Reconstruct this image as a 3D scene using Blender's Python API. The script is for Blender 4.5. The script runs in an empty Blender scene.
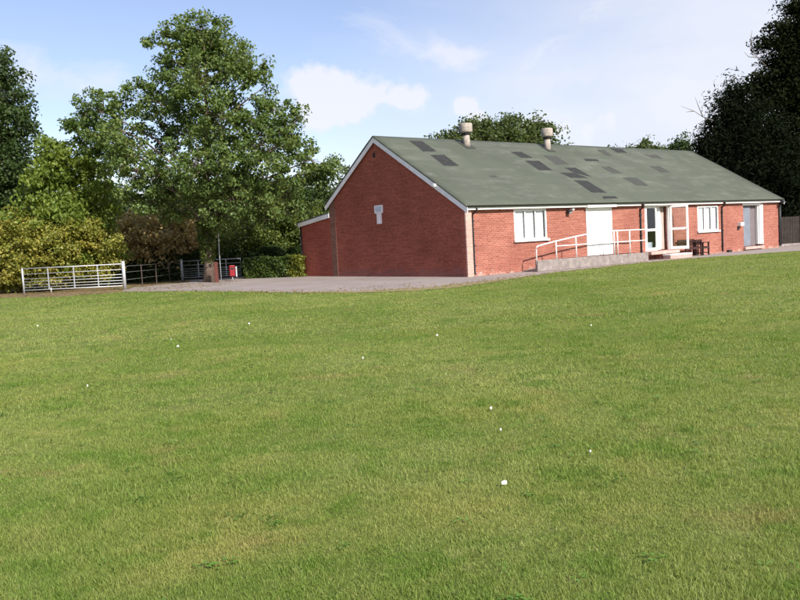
import bpy, math, random
import numpy as np
from mathutils import Vector, Matrix

S = bpy.context.scene
COL = S.collection
rad = math.radians

# ------------------------------------------------------------------ camera
PITCH, ROLL, F = 0.07407465832, 0.05339175507, 800.0599
cam_d = bpy.data.cameras.new('camera')
cam = bpy.data.objects.new('camera', cam_d)
COL.objects.link(cam)
cam_d.sensor_width = 36
cam_d.lens = F / 800 * 36
cam_d.clip_end = 3000
cam_d.clip_start = 0.1
cam.matrix_world = (Matrix.Translation((0, 0, 1.6)) @ Matrix.Rotation(rad(90) - PITCH, 4, 'X') @ Matrix.Rotation(-ROLL, 4, 'Z'))
S.camera = cam

# ------------------------------------------------------------------ sun and sky
SUN_H = Vector((0.590, -0.807, 0)).normalized()     # horizontal direction towards the sun
SUN_EL = rad(36)
sd = Vector((SUN_H.x * math.cos(SUN_EL), SUN_H.y * math.cos(SUN_EL), math.sin(SUN_EL)))
sun_d = bpy.data.lights.new('sun', 'SUN')
sun_d.energy = 4.3
sun_d.angle = rad(0.6)
sun_d.color = (1.0, 0.94, 0.86)
sun = bpy.data.objects.new('sun', sun_d)
COL.objects.link(sun)
sun.rotation_euler = (-sd).to_track_quat('-Z', 'Y').to_euler()

world = bpy.data.worlds.new('World')
S.world = world
world.use_nodes = True
S.view_settings.view_transform = 'Standard'
S.view_settings.look = 'None'
S.view_settings.gamma = 1
S.view_settings.use_curve_mapping = False
S.view_settings.exposure = 0.75


class NT:
    """small wrapper that makes node trees short to write"""
    def __init__(s, tree):
        s.t = tree
        s.n = tree.nodes
        s.l = tree.links

    def node(s, kind, **kw):
        n = s.n.new(kind)
        for k, v in kw.items():
            if k.startswith('_'):
                setattr(n, k[1:], v)
        return n

    def put(s, sock, v):
        if isinstance(v, bpy.types.NodeSocket):
            s.l.new(v, sock)
        elif v is not None:
            if isinstance(v, (tuple, list)) and sock.type == 'RGBA' and len(v) == 3:
                v = (*v, 1)
            sock.default_value = v

    def math(s, op, a, b=None, c=None, clamp=False):
        n = s.n.new('ShaderNodeMath')
        n.operation = op
        n.use_clamp = clamp
        for i, v in enumerate((a, b, c)):
            if v is not None:
                s.put(n.inputs[i], v)
        return n.outputs[0]

    def vmath(s, op, a, b=None, out=0):
        n = s.n.new('ShaderNodeVectorMath')
        n.operation = op
        s.put(n.inputs[0], a)
        if b is not None:
            if op == 'SCALE':
                s.put(n.inputs['Scale'], b)
            else:
                s.put(n.inputs[1], b)
        return n.outputs[out]

    def noise(s, vec, scale, detail=3, rough=0.5, dist=0.0, out='Fac'):
        n = s.n.new('ShaderNodeTexNoise')
        s.put(n.inputs['Vector'], vec)
        n.inputs['Scale'].default_value = scale
        n.inputs['Detail'].default_value = detail
        n.inputs['Roughness'].default_value = rough
        n.inputs['Distortion'].default_value = dist
        return n.outputs[out]

    def ramp(s, fac, stops):
        n = s.n.new('ShaderNodeValToRGB')
        s.put(n.inputs[0], fac)
        e = n.color_ramp.elements
        while len(e) < len(stops):
            e.new(0.5)
        for el, (p, c) in zip(e, stops):
            el.position = p
            if not isinstance(c, (tuple, list)):
                c = (c, c, c)
            el.color = (*c, 1)
        return n.outputs[0]

    def mix(s, fac, a, b, blend='MIX'):
        n = s.n.new('ShaderNodeMix')
        n.data_type = 'RGBA'
        n.blend_type = blend
        s.put(n.inputs[0], fac)
        s.put(n.inputs[6], a)
        s.put(n.inputs[7], b)
        return n.outputs[2]


def pix_dir(px, py):
    X, Y = px - 400, 300 - py
    c, s_ = math.cos(ROLL), math.sin(ROLL)
    x, u = X * c + Y * s_, -X * s_ + Y * c
    d = Vector((x / F, 1, u / F))
    cp, sp = math.cos(PITCH), math.sin(PITCH)
    return Vector((d.x, d.y * cp + d.z * sp, -d.y * sp + d.z * cp)).normalized()


w = NT(world.node_tree)
for n in list(w.n):
    w.n.remove(n)
sky = w.n.new('ShaderNodeTexSky')
sky.sky_type = 'NISHITA'
sky.sun_disc = False
sky.sun_elevation = SUN_EL
sky.sun_rotation = math.atan2(SUN_H.x, SUN_H.y)
sky.air_density = 1.0
sky.dust_density = 0.6
sky.ozone_density = 1.5
bg1 = w.n.new('ShaderNodeBackground')
bg1.inputs[1].default_value = 0.10
tint = w.mix(1.0, sky.outputs[0], (1.10, 0.99, 1.05), 'MULTIPLY')
w.l.new(tint, bg1.inputs[0])
tc = w.n.new('ShaderNodeTexCoord').outputs['Generated']
dirn = w.vmath('NORMALIZE', tc)
sep = w.n.new('ShaderNodeSeparateXYZ')
w.l.new(dirn, sep.inputs[0])
zc = w.math('ADD', w.math('MAXIMUM', sep.outputs[2], 0.0), 0.22)
comb = w.n.new('ShaderNodeCombineXYZ')
w.l.new(w.math('DIVIDE', sep.outputs[0], zc), comb.inputs[0])
w.l.new(w.math('DIVIDE', sep.outputs[1], zc), comb.inputs[1])
pl = comb.outputs[0]
n1 = w.noise(pl, 1.15, 7, 0.52, 0.3)
n2 = w.noise(w.vmath('ADD', pl, (5.3, 1.7, 0.2)), 0.5, 4, 0.5)
# more veil to the right of the view and low down, clear to the left
veil = w.math('MULTIPLY_ADD', sep.outputs[0], 2.0, w.math('MULTIPLY_ADD', n1, 1.3, w.math('MULTIPLY_ADD', n2, 0.8, -0.80)))
low = w.math('MULTIPLY', w.math('SUBTRACT', 0.30, sep.outputs[2], clamp=True), 0.9)
veil = w.math('ADD', veil, low)
veil = w.ramp(veil, [(0.0, 0.08), (0.5, 0.5), (0.95, 0.9)])
# a few small cumulus heaps
cum = None
wob = w.noise(dirn, 22, 5, 0.55)
wob2 = w.noise(dirn, 9, 4, 0.55)
for (px, py, r, sx) in ((332, 97, 0.055, 1.0), (368, 99, 0.04, 1.4), (395, 102, 0.035, 1.6), (463, 106, 0.022, 0.9), (475, 122, 0.02, 1.2),
                        (590, 125, 0.035, 1.8),):
    c = pix_dir(px, py)
    d = w.vmath('SUBTRACT', dirn, tuple(c))
    d = w.vmath('MULTIPLY', d, (1 / sx, 1 / sx, 1.35))
    ln = w.vmath('LENGTH', d, out=1)
    v = w.math('SUBTRACT', 1.0, w.math('DIVIDE', ln, r))
    cum = v if cum is None else w.math('MAXIMUM', cum, v)
cum = w.math('ADD', cum, w.math('MULTIPLY', w.math('SUBTRACT', wob, 0.5), 2.6))
cum = w.math('ADD', cum, w.math('MULTIPLY', w.math('SUBTRACT', wob2, 0.5), 1.6))
cum = w.ramp(cum, [(0.05, 0.0), (0.62, 0.9)])
# broad soft cloud banks to the upper right and above the roof
bank = None
for (px, py, r, sx) in ((640, 40, 0.16, 1.9), (775, 30, 0.14, 1.5), (700, 95, 0.12, 1.9), (560, 118, 0.055, 2.2), (470, 50, 0.06, 2.0), (40, 75, 0.05, 2.6)):
    c = pix_dir(px, py)
    d = w.vmath('MULTIPLY', w.vmath('SUBTRACT', dirn, tuple(c)), (1 / sx, 1 / sx, 1.3))
    v = w.math('SUBTRACT', 1.0, w.math('DIVIDE', w.vmath('LENGTH', d, out=1), r))
    bank = v if bank is None else w.math('MAXIMUM', bank, v)
wob3 = w.noise(w.vmath('MULTIPLY', dirn, (1.0, 1.0, 1.8)), 6.5, 7, 0.6, 0.4)
bank = w.math('ADD', bank, w.math('MULTIPLY', w.math('SUBTRACT', wob3, 0.52), 3.2))
bank = w.ramp(bank, [(0.0, 0.0), (1.0, 0.8)])
veil = w.math('MAXIMUM', veil, bank)
fac = w.math('MAXIMUM', veil, cum)
bg2 = w.n.new('ShaderNodeBackground')
ccol = w.mix(w.math('MAXIMUM', cum, bank), (0.53, 0.565, 0.66), (0.61, 0.615, 0.66))
w.l.new(ccol, bg2.inputs[0])
bg2.inputs[1].default_value = 0.9
mx = w.n.new('ShaderNodeMixShader')
w.l.new(fac, mx.inputs[0])
w.l.new(bg1.outputs[0], mx.inputs[1])
w.l.new(bg2.outputs[0], mx.inputs[2])
wo = w.n.new('ShaderNodeOutputWorld')
w.l.new(mx.outputs[0], wo.inputs[0])

# ------------------------------------------------------------------ materials
MATS = {}


def mat(name, colour=(0.5, 0.5, 0.5), rough=0.7, spec=0.3, build=None, vary=0.0, vscale=3.0, bump=0.0, bscale=40.0, metal=0.0):
    if name in MATS:
        return MATS[name]
    m = bpy.data.materials.new(name)
    m.use_nodes = True
    t = NT(m.node_tree)
    p = m.node_tree.nodes['Principled BSDF']
    p.inputs['Roughness'].default_value = rough
    p.inputs['Specular IOR Level'].default_value = spec
    p.inputs['Metallic'].default_value = metal
    oc = t.n.new('ShaderNodeTexCoord').outputs['Object']
    if build:
        build(t, p, oc)
    else:
        if vary:
            nz = t.noise(oc, vscale, 5, 0.6)
            c = t.mix(t.ramp(nz, [(0.3, 0), (0.7, 1)]), tuple(x * (1 - vary) for x in colour), tuple(min(1, x * (1 + vary)) for x in colour))
            t.put(p.inputs['Base Color'], c)
        else:
            t.put(p.inputs['Base Color'], colour)
        if bump:
            b = t.n.new('ShaderNodeBump')
            b.inputs['Strength'].default_value = bump
            b.inputs['Distance'].default_value = 0.01
            t.l.new(t.noise(oc, bscale, 3), b.inputs['Height'])
            t.l.new(b.outputs[0], p.inputs['Normal'])
    MATS[name] = m
    return m


def brick_build(c1, c2, mortar, stain):
    def f(t, p, oc):
        sp = t.n.new('ShaderNodeSeparateXYZ')
        t.l.new(oc, sp.inputs[0])
        u = t.math('ADD', sp.outputs[0], sp.outputs[1])
        cb = t.n.new('ShaderNodeCombineXYZ')
        t.l.new(u, cb.inputs[0])
        t.l.new(sp.outputs[2], cb.inputs[1])
        bt = t.n.new('ShaderNodeTexBrick')
        t.l.new(cb.outputs[0], bt.inputs['Vector'])
        bt.inputs['Scale'].default_value = 1
        bt.inputs['Brick Width'].default_value = 0.225
        bt.inputs['Row Height'].default_value = 0.078
        bt.inputs['Mortar Size'].default_value = 0.0065
        bt.inputs['Mortar Smooth'].default_value = 0.2
        bt.inputs['Bias'].default_value = 0.0
        t.put(bt.inputs['Color1'], c1)
        t.put(bt.inputs['Color2'], c2)
        t.put(bt.inputs['Mortar'], mortar)
        col = bt.outputs['Color']
        # weathering patches
        big = t.noise(oc, 0.6, 5, 0.6)
        col = t.mix(t.ramp(big, [(0.38, 0.0), (0.66, 0.55)]), col, tuple(x * 0.66 + 0.01 for x in c1))
        fine = t.noise(cb.outputs[0], 9, 3, 0.6)
        col = t.mix(t.ramp(fine, [(0.35, 0.0), (0.75, 0.45)]), col, tuple(min(1, x * 1.5 + 0.02) for x in c2))
        # damp courses: rows that catch dirt, long and thin
        sv = t.vmath('MULTIPLY', cb.outputs[0], (0.9, 13.0, 1.0))
        rows = t.noise(sv, 1.0, 3, 0.6)
        col = t.mix(t.ramp(rows, [(0.45, 0.0), (0.7, 0.38)]), col, tuple(x * 0.45 for x in c1))
        # salt bloom and missing face near the ground
        hz = t.math('SUBTRACT', stain[1], sp.outputs[2])
        hz = t.math('ADD', t.math('MULTIPLY', hz, 2.2), t.math('MULTIPLY', t.math('SUBTRACT', t.noise(oc, 2.3, 5, 0.7), 0.5), 2.4))
        col = t.mix(t.ramp(hz, [(0.35, 0.0), (0.8, stain[2])]), col, stain[0])
        t.put(p.inputs['Base Color'], col)
        b = t.n.new('ShaderNodeBump')
        b.inputs['Strength'].default_value = 0.55
        b.inputs['Distance'].default_value = 0.012
        h = t.math('ADD', t.math('MULTIPLY', bt.outputs['Fac'], -1.0), t.math('MULTIPLY', fine, 0.6))
        t.l.new(h, b.inputs['Height'])
        t.l.new(b.outputs[0], p.inputs['Normal'])
        p.inputs['Roughness'].default_value = 0.88
    return f


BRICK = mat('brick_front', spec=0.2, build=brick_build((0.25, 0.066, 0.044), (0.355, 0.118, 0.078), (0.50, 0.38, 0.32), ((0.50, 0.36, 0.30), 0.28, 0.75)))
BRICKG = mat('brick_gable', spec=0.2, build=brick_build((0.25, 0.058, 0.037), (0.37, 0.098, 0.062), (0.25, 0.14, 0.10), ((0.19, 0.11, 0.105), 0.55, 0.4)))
BRICKL = mat('brick_lean_to', spec=0.2, build=brick_build((0.30, 0.064, 0.042), (0.39, 0.095, 0.060), (0.28, 0.15, 0.11), ((0.16, 0.09, 0.07), 0.15, 0.5)))
BRICKP = mat('brick_pier', spec=0.2, build=brick_build((0.50, 0.28, 0.23), (0.56, 0.34, 0.28), (0.56, 0.44, 0.40), ((0.5, 0.4, 0.35), 0.2, 0.6)))
BRICKB = mat('brick_brown_pier', spec=0.2, build=brick_build((0.19, 0.085, 0.06), (0.24, 0.11, 0.08), (0.22, 0.15, 0.12), ((0.16, 0.10, 0.08), 0.3, 0.5)))


def roof_build(t, p, oc):
    sp = t.n.new('ShaderNodeSeparateXYZ')
    t.l.new(oc, sp.inputs[0])
    base = t.noise(oc, 0.35, 5, 0.6)
    col = t.mix(t.ramp(base, [(0.3, 0), (0.7, 1)]), (0.066, 0.077, 0.056), (0.098, 0.111, 0.083))
    st = t.noise(t.vmath('MULTIPLY', oc, (2.2, 0.22, 0.22)), 1.0, 5, 0.65)
    col = t.mix(t.ramp(st, [(0.42, 0.0), (0.68, 0.75)]), col, (0.080, 0.086, 0.070))
    pale = t.noise(t.vmath('MULTIPLY', oc, (0.35, 1.0, 1.0)), 1.6, 6, 0.7)
    col = t.mix(t.ramp(pale, [(0.50, 0.0), (0.72, 0.55)]), col, (0.175, 0.178, 0.155))
    fine = t.noise(oc, 30, 2, 0.6)
    col = t.mix(t.ramp(fine, [(0.3, 0.0), (0.7, 0.3)]), col, (0.075, 0.09, 0.068))
    # lapped felt joints every metre up the slope
    wv = t.math('FRACT', t.math('MULTIPLY', t.math('ADD', sp.outputs[1], t.math('MULTIPLY', base, 0.1)), 1.0))
    lap = t.math('LESS_THAN', wv, 0.03)
    col = t.mix(t.math('MULTIPLY', lap, 0.3), col, (0.06, 0.07, 0.055))
    # dirty far verge
    vg = t.math('ADD', t.math('MULTIPLY', t.math('SUBTRACT', sp.outputs[0], 24.2), 0.9), t.math('SUBTRACT', st, 0.5))
    col = t.mix(t.ramp(vg, [(0.25, 0.0), (0.8, 0.6)]), col, (0.06, 0.065, 0.052))
    t.put(p.inputs['Base Color'], col)
    b = t.n.new('ShaderNodeBump')
    b.inputs['Strength'].default_value = 0.5
    b.inputs['Distance'].default_value = 0.03
    t.l.new(t.noise(oc, 2.5, 5, 0.6), b.inputs['Height'])
    t.l.new(b.outputs[0], p.inputs['Normal'])
    p.inputs['Roughness'].default_value = 0.85


ROOF = mat('green_felt', spec=0.25, build=roof_build)
PATCH = mat('dark_slate_felt', (0.032, 0.032, 0.031), 0.8, 0.2, vary=0.3, vscale=6)
PATCHM = mat('faded_felt', (0.058, 0.060, 0.053), 0.85, 0.2, vary=0.15, vscale=3)
WHITE = mat('white_paint', (0.80, 0.79, 0.77), 0.45, 0.4, vary=0.05, vscale=2)
WHITEB = mat('white_bargeboard', (0.80, 0.78, 0.80), 0.5, 0.3, vary=0.10, vscale=3)
BLACK = mat('black_plastic', (0.02, 0.02, 0.022), 0.4, 0.4)
ROOM = mat('room_plaster', (0.16, 0.13, 0.12), 0.9, 0.1)
ROOMF = mat('room_floor', (0.10, 0.06, 0.04), 0.5, 0.3)
CURT = mat('white_curtain', (0.82, 0.81, 0.82), 0.9, 0.1, vary=0.08, vscale=8)
CURTP = mat('beige_curtain', (0.42, 0.34, 0.30), 0.9, 0.1, vary=0.15, vscale=8)
BLUEC = mat('grey_blue_curtain', (0.19, 0.21, 0.25), 0.8, 0.15, vary=0.15, vscale=2)
CONC = mat('concrete', (0.25, 0.215, 0.20), 0.9, 0.2, vary=0.3, vscale=4, bump=0.5, bscale=25)
CONCP = mat('pale_pink_step', (0.46, 0.32, 0.28), 0.9, 0.2, vary=0.2, vscale=5)
CEM = mat('asbestos_cement', (0.36, 0.31, 0.27), 0.9, 0.2, vary=0.35, vscale=9, bump=0.4)
DWOOD = mat('dark_bench_wood', (0.05, 0.022, 0.018), 0.6, 0.3, vary=0.3, vscale=10)
GALV = mat('galvanised_steel', (0.50, 0.51, 0.52), 0.5, 0.5, vary=0.15, vscale=8, metal=0.35)
GALVD = mat('dull_galvanised_steel', (0.44, 0.45, 0.46), 0.6, 0.4, vary=0.2, vscale=8, metal=0.3)
RUST = mat('red_brown_wood', (0.13, 0.045, 0.035), 0.85, 0.2, vary=0.3, vscale=12)
RED = mat('red_plastic', (0.26, 0.010, 0.016), 0.45, 0.4, vary=0.1)
FWOOD = mat('shaded_fence_wood', (0.035, 0.028, 0.024), 0.9, 0.15, vary=0.35, vscale=3)  # wood darkened to stand in for the shade of the trees
PAPER = mat('white_litter_paper', (0.8, 0.79, 0.76), 0.7, 0.2)
PLAQ = mat('grey_blue_board', (0.50, 0.55, 0.62), 0.6, 0.3, vary=0.08, vscale=8)
LAMPG = mat('lamp_glass', (0.35, 0.36, 0.38), 0.15, 0.6)


def glass_mat():
    m = bpy.data.materials.new('window_glass')
    m.use_nodes = True
    t = NT(m.node_tree)
    for n in list(t.n):
        t.n.remove(n)
    tr = t.n.new('ShaderNodeBsdfTransparent')
    tr.inputs[0].default_value = (0.93, 0.94, 0.94, 1)
    gl = t.n.new('ShaderNodeBsdfGlossy')
    gl.inputs['Roughness'].default_value = 0.02
    mx_ = t.n.new('ShaderNodeMixShader')
    mx_.inputs[0].default_value = 0.07
    t.l.new(tr.outputs[0], mx_.inputs[1])
    t.l.new(gl.outputs[0], mx_.inputs[2])
    o = t.n.new('ShaderNodeOutputMaterial')
    t.l.new(mx_.outputs[0], o.inputs[0])
    return m


GLASS = glass_mat()


def leaf_mat(name, cols, trans=0.3, patch=0.5, rough=0.5, spec=0.35):
    """cols: list of (position, colour) over a per-leaf random value mixed with a slow patch noise"""
    m = bpy.data.materials.new(name)
    m.use_nodes = True
    t = NT(m.node_tree)
    p = m.node_tree.nodes['Principled BSDF']
    out = m.node_tree.nodes['Material Output']
    g = t.n.new('ShaderNodeNewGeometry')
    oc = t.n.new('ShaderNodeTexCoord').outputs['Object']
    nz = t.ramp(t.noise(oc, patch, 4, 0.6), [(0.3, 0), (0.7, 1)])
    v = t.math('ADD', t.math('MULTIPLY', g.outputs['Random Per Island'], 0.5), t.math('MULTIPLY', nz, 0.5))
    c = t.ramp(v, cols)
    t.put(p.inputs['Base Color'], c)
    p.inputs['Roughness'].default_value = rough
    p.inputs['Specular IOR Level'].default_value = spec
    tl = t.n.new('ShaderNodeBsdfTranslucent')
    tcol = t.mix(1.0, c, (1.5, 1.35, 0.5), 'MULTIPLY')
    t.l.new(tcol, tl.inputs[0])
    mm = t.n.new('ShaderNodeMixShader')
    mm.inputs[0].default_value = trans
    t.l.new(p.outputs[0], mm.inputs[1])
    t.l.new(tl.outputs[0], mm.inputs[2])
    t.l.new(mm.outputs[0], out.inputs[0])
    return m


LOAK = leaf_mat('oak_leaf', [(0.0, (0.050, 0.092, 0.022)), (0.5, (0.105, 0.160, 0.040)), (0.95, (0.20, 0.25, 0.070))])
LDARK = leaf_mat('dark_leaf', [(0.0, (0.028, 0.055, 0.015)), (1.0, (0.075, 0.115, 0.032))])
LASH = leaf_mat('ash_leaf', [(0.0, (0.10, 0.155, 0.025)), (0.6, (0.17, 0.235, 0.04)), (1.0, (0.26, 0.30, 0.06))], 0.4)
LYEL = leaf_mat('yellow_leaf', [(0.0, (0.10, 0.14, 0.025)), (0.5, (0.25, 0.26, 0.05)), (1.0, (0.48, 0.39, 0.09))], 0.35, 0.8)
LBRN = leaf_mat('brown_leaf', [(0.0, (0.20, 0.20, 0.08)), (0.5, (0.38, 0.30, 0.15)), (1.0, (0.55, 0.38, 0.20))], 0.3, 0.8)
LSHR = leaf_mat('shrub_leaf', [(0.0, (0.045, 0.08, 0.018)), (0.6, (0.12, 0.16, 0.035)), (1.0, (0.23, 0.24, 0.06))], 0.35, 0.7)
LHEDGE = leaf_mat('hedge_leaf', [(0.0, (0.035, 0.065, 0.012)), (0.7, (0.07, 0.11, 0.02)), (1.0, (0.12, 0.14, 0.03))], 0.25, 1.2)
LHEDGEY = leaf_mat('yellow_hedge_leaf', [(0.0, (0.08, 0.11, 0.015)), (1.0, (0.25, 0.25, 0.03))], 0.3, 1.2)
LBACK = leaf_mat('distant_leaf', [(0.0, (0.045, 0.075, 0.022)), (1.0, (0.11, 0.14, 0.04))], 0.3, 0.5)
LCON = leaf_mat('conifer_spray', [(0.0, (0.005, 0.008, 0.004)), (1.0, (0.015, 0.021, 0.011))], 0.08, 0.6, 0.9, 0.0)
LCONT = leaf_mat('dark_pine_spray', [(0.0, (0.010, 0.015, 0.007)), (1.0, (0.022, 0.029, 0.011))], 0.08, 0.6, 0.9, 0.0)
BARK = mat('bark', (0.17, 0.125, 0.10), 0.95, 0.1, vary=0.35, vscale=7, bump=0.8, bscale=20)
BARKD = mat('dark_bark', (0.08, 0.06, 0.05), 0.95, 0.1, vary=0.3, vscale=6)
BARE = mat('bare_twig', (0.16, 0.135, 0.12), 0.9, 0.1)


# ------------------------------------------------------------------ mesh helpers
def link(o, parent=None):
    COL.objects.link(o)
    if parent:
        o.parent = parent
    return o


def tag(o, label, cat, group=None, kind=None):
    if label:
        o['label'] = label
    if cat:
        o['category'] = cat
    if group:
        o['group'] = group
    if kind:
        o['kind'] = kind
    return o


def thing(name, label, cat, loc=(0, 0, 0), rz=0.0, group=None):
    o = bpy.data.objects.new(name, None)
    o.empty_display_size = 0.3
    o.location = loc
    o.rotation_euler = (0, 0, rz)
    link(o)
    return tag(o, label, cat, group)


def np_mesh(name, V, Fa, m, parent=None, smooth=False):
    """V (n,3), Fa (k,3) or (k,4)"""
    V = np.asarray(V, dtype=np.float32)
    Fa = np.asarray(Fa, dtype=np.int32)
    me = bpy.data.meshes.new(name)
    k, s = Fa.shape
    me.vertices.add(len(V))
    me.vertices.foreach_set('co', V.ravel())
    me.loops.add(k * s)
    me.loops.foreach_set('vertex_index', Fa.ravel())
    me.polygons.add(k)
    me.polygons.foreach_set('loop_start', np.arange(0, k * s, s, dtype=np.int32))
    if smooth:
        me.polygons.foreach_set('use_smooth', np.ones(k, dtype=bool))
    me.update(calc_edges=True)
    me.materials.append(m)
    return link(bpy.data.objects.new(name, me), parent)


class MB:
    def __init__(s):
        s.v, s.f, s.sm = [], [], []

    def add(s, vs, fs, sm=False):
        b = len(s.v)
        s.v += [tuple(p) for p in vs]
        s.f += [tuple(b + i for i in f) for f in fs]
        s.sm += [sm] * len(fs)
        return s

    def box(s, x0, x1, y0, y1, z0, z1, M=None):
        vs = [Vector((x, y, z)) for z in (z0, z1) for y in (y0, y1) for x in (x0, x1)]
        if M:
            vs = [M @ v for v in vs]
        return s.add(vs, [(0, 2, 3, 1), (4, 5, 7, 6), (0, 1, 5, 4), (2, 6, 7, 3), (0, 4, 6, 2), (1, 3, 7, 5)])

    def prism(s, pts, axis, a, b):
        """pts in the two other axes, extruded from a to b along axis"""
        def P(u, v, t):
            return {'x': (t, u, v), 'y': (u, t, v), 'z': (u, v, t)}[axis]
        n = len(pts)
        vs = [P(u, v, a) for u, v in pts] + [P(u, v, b) for u, v in pts]
        fs = [tuple(range(n)), tuple(range(2 * n - 1, n - 1, -1))] + [(i, i + n, (i + 1) % n + n, (i + 1) % n) for i in range(n)]
        return s.add(vs, fs)

    def tube(s, pts, r, seg=8, cap=True, sm=True):
        pts = [Vector(p) for p in pts]
        if not isinstance(r, (list, tuple)):
            r = [r] * len(pts)
        rings = []
        for i, p in enumerate(pts):
            d = (pts[min(i + 1, len(pts) - 1)] - pts[max(i - 1, 0)])
            d = d.normalized() if d.length > 1e-9 else Vector((0, 0, 1))
            a = Vector((0, 0, 1)) if abs(d.z) < 0.9 else Vector((1, 0, 0))
            u = d.cross(a).normalized()
            v = d.cross(u)
            rings.append([p + (u * math.cos(t) + v * math.sin(t)) * r[i] for t in [2 * math.pi * k / seg for k in range(seg)]])
        vs = [q for R in rings for q in R]
        fs = []
        for i in range(len(pts) - 1):
            for k in range(seg):
                a, b = i * seg + k, i * seg + (k + 1) % seg
                fs.append((a, b, b + seg, a + seg))
        s.add(vs, fs, sm)
        if cap:
            n = len(pts)
            b0 = len(s.v) - len(vs)
            s.f += [tuple(b0 + k for k in range(seg))[::-1], tuple(b0 + (n - 1) * seg + k for k in range(seg))]
            s.sm += [False, False]
        return s

    def build(s, name, m, parent=None, bevel=0.0):
        me = bpy.data.meshes.new(name)
        me.from_pydata(s.v, [], s.f)
        me.polygons.foreach_set('use_smooth', s.sm)
        me.update()
        me.materials.append(m)
        o = link(bpy.data.objects.new(name, me), parent)
        if bevel:
            md = o.modifiers.new('bevel', 'BEVEL')
            md.width = bevel
            md.segments = 2
            md.limit_method = 'ANGLE'
        return o


def wall_x(mb, x0, x1, y0, y1, z0, z1, holes):
    """wall running in x, cut by rectangular holes (xa, xb, za, zb): no overlapping pieces"""
    xs = sorted({x0, x1, *[h[0] for h in holes], *[h[1] for h in holes]})
    for a, b in zip(xs, xs[1:]):
        mid = (a + b) / 2
        hs = sorted([(h[2], h[3]) for h in holes if h[0] < mid < h[1]])
        z = z0
        for za, zb in hs + [(z1, z1)]:
            if za > z + 1e-6:
                mb.box(a, b, y0, y1, z, za)
            z = zb
    return mb


def sheet(name, poly, z, m, kind='structure', parent=None):
    me = bpy.data.meshes.new(name)
    me.from_pydata([(x, y, z) for x, y in poly], [], [tuple(range(len(poly)))])
    me.materials.append(m)
    o = link(bpy.data.objects.new(name, me), parent)
    if me.polygons[0].normal.z < 0:
        me.flip_normals()
    if kind:
        o['kind'] = kind
    return o


def inside(P, poly):
    x, y = P[:, 0], P[:, 1]
    r = np.zeros(len(P), bool)
    n = len(poly)
    for i in range(n):
        x1, y1 = poly[i]
        x2, y2 = poly[(i + 1) % n]
        c = ((y1 > y) != (y2 > y)) & (x < (x2 - x1) * (y - y1) / (y2 - y1 + 1e-12) + x1)
        r ^= c
    return r


def rough_line(pts, step, amp, rng):
    out = []
    for (x1, y1), (x2, y2) in zip(pts, pts[1:]):
        L_ = math.hypot(x2 - x1, y2 - y1)
        k = max(1, int(L_ / step))
        nx, ny = -(y2 - y1) / L_, (x2 - x1) / L_
        for i in range(k):
            t_ = i / k
            a = rng.uniform(-amp, amp)
            out.append((x1 + (x2 - x1) * t_ + nx * a, y1 + (y2 - y1) * t_ + ny * a))
    out.append(pts[-1])
    return out


# ------------------------------------------------------------------ ground
# hall frame
CX, CY, TH = 2.76811, 31.92218, 0.6621099
L, W, HE, YR, HR = 25.17, 9.75, 2.87, 5.69, 6.35
HB = 3.60                                    # rear eave


def hall(x, y):
    return (CX + x * math.cos(TH) - y * math.sin(TH), CY + x * math.sin(TH) + y * math.cos(TH))


def lawn_colour(t, oc, k=1.0):
    a = t.noise(oc, 0.16, 5, 0.62)
    b_ = t.noise(t.vmath('ADD', oc, (31, 7, 0)), 0.55, 6, 0.68)
    c_ = t.noise(t.vmath('ADD', oc, (3, 57, 0)), 1.7, 5, 0.68)
    col = t.mix(t.ramp(a, [(0.40, 0), (0.60, 1)]), (0.150 * k, 0.210 * k, 0.038 * k), (0.235 * k, 0.272 * k, 0.078 * k))
    col = t.mix(t.ramp(b_, [(0.51, 0.0), (0.68, 0.7)]), col, (0.290 * k, 0.285 * k, 0.085 * k))
    col = t.mix(t.ramp(c_, [(0.50, 0.0), (0.64, 0.75)]), col, (0.100 * k, 0.185 * k, 0.020 * k))
    br = t.noise(t.vmath('ADD', oc, (77, 17, 0)), 1.1, 5, 0.65)
    col = t.mix(t.ramp(br, [(0.58, 0.0), (0.68, 0.5)]), col, (0.290 * k, 0.225 * k, 0.095 * k))
    dk = t.noise(t.vmath('ADD', oc, (13, 71, 0)), 7.0, 4, 0.7)
    col = t.mix(t.ramp(dk, [(0.56, 0.0), (0.68, 0.55)]), col, (0.075 * k, 0.125 * k, 0.022 * k))
    pl_ = t.noise(t.vmath('ADD', oc, (53, 11, 0)), 4.5, 4, 0.7)
    col = t.mix(t.ramp(pl_, [(0.58, 0.0), (0.70, 0.5)]), col, (0.330 * k, 0.330 * k, 0.130 * k))
    return col


def ground_build(t, p, oc):
    col = lawn_colour(t, oc, 0.8)
    nz = t.noise(oc, 14, 4, 0.7)
    col = t.mix(t.ramp(nz, [(0.35, 0.0), (0.7, 0.6)]), col, (0.075, 0.075, 0.028))
    t.put(p.inputs['Base Color'], col)
    b = t.n.new('ShaderNodeBump')
    b.inputs['Strength'].default_value = 0.8
    b.inputs['Distance'].default_value = 0.03
    t.l.new(t.noise(oc, 22, 4, 0.7), b.inputs['Height'])
    t.l.new(b.outputs[0], p.inputs['Normal'])
    p.inputs['Roughness'].default_value = 0.95
    p.inputs['Specular IOR Level'].default_value = 0.1


GROUND = mat('lawn_soil', build=ground_build)


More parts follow.
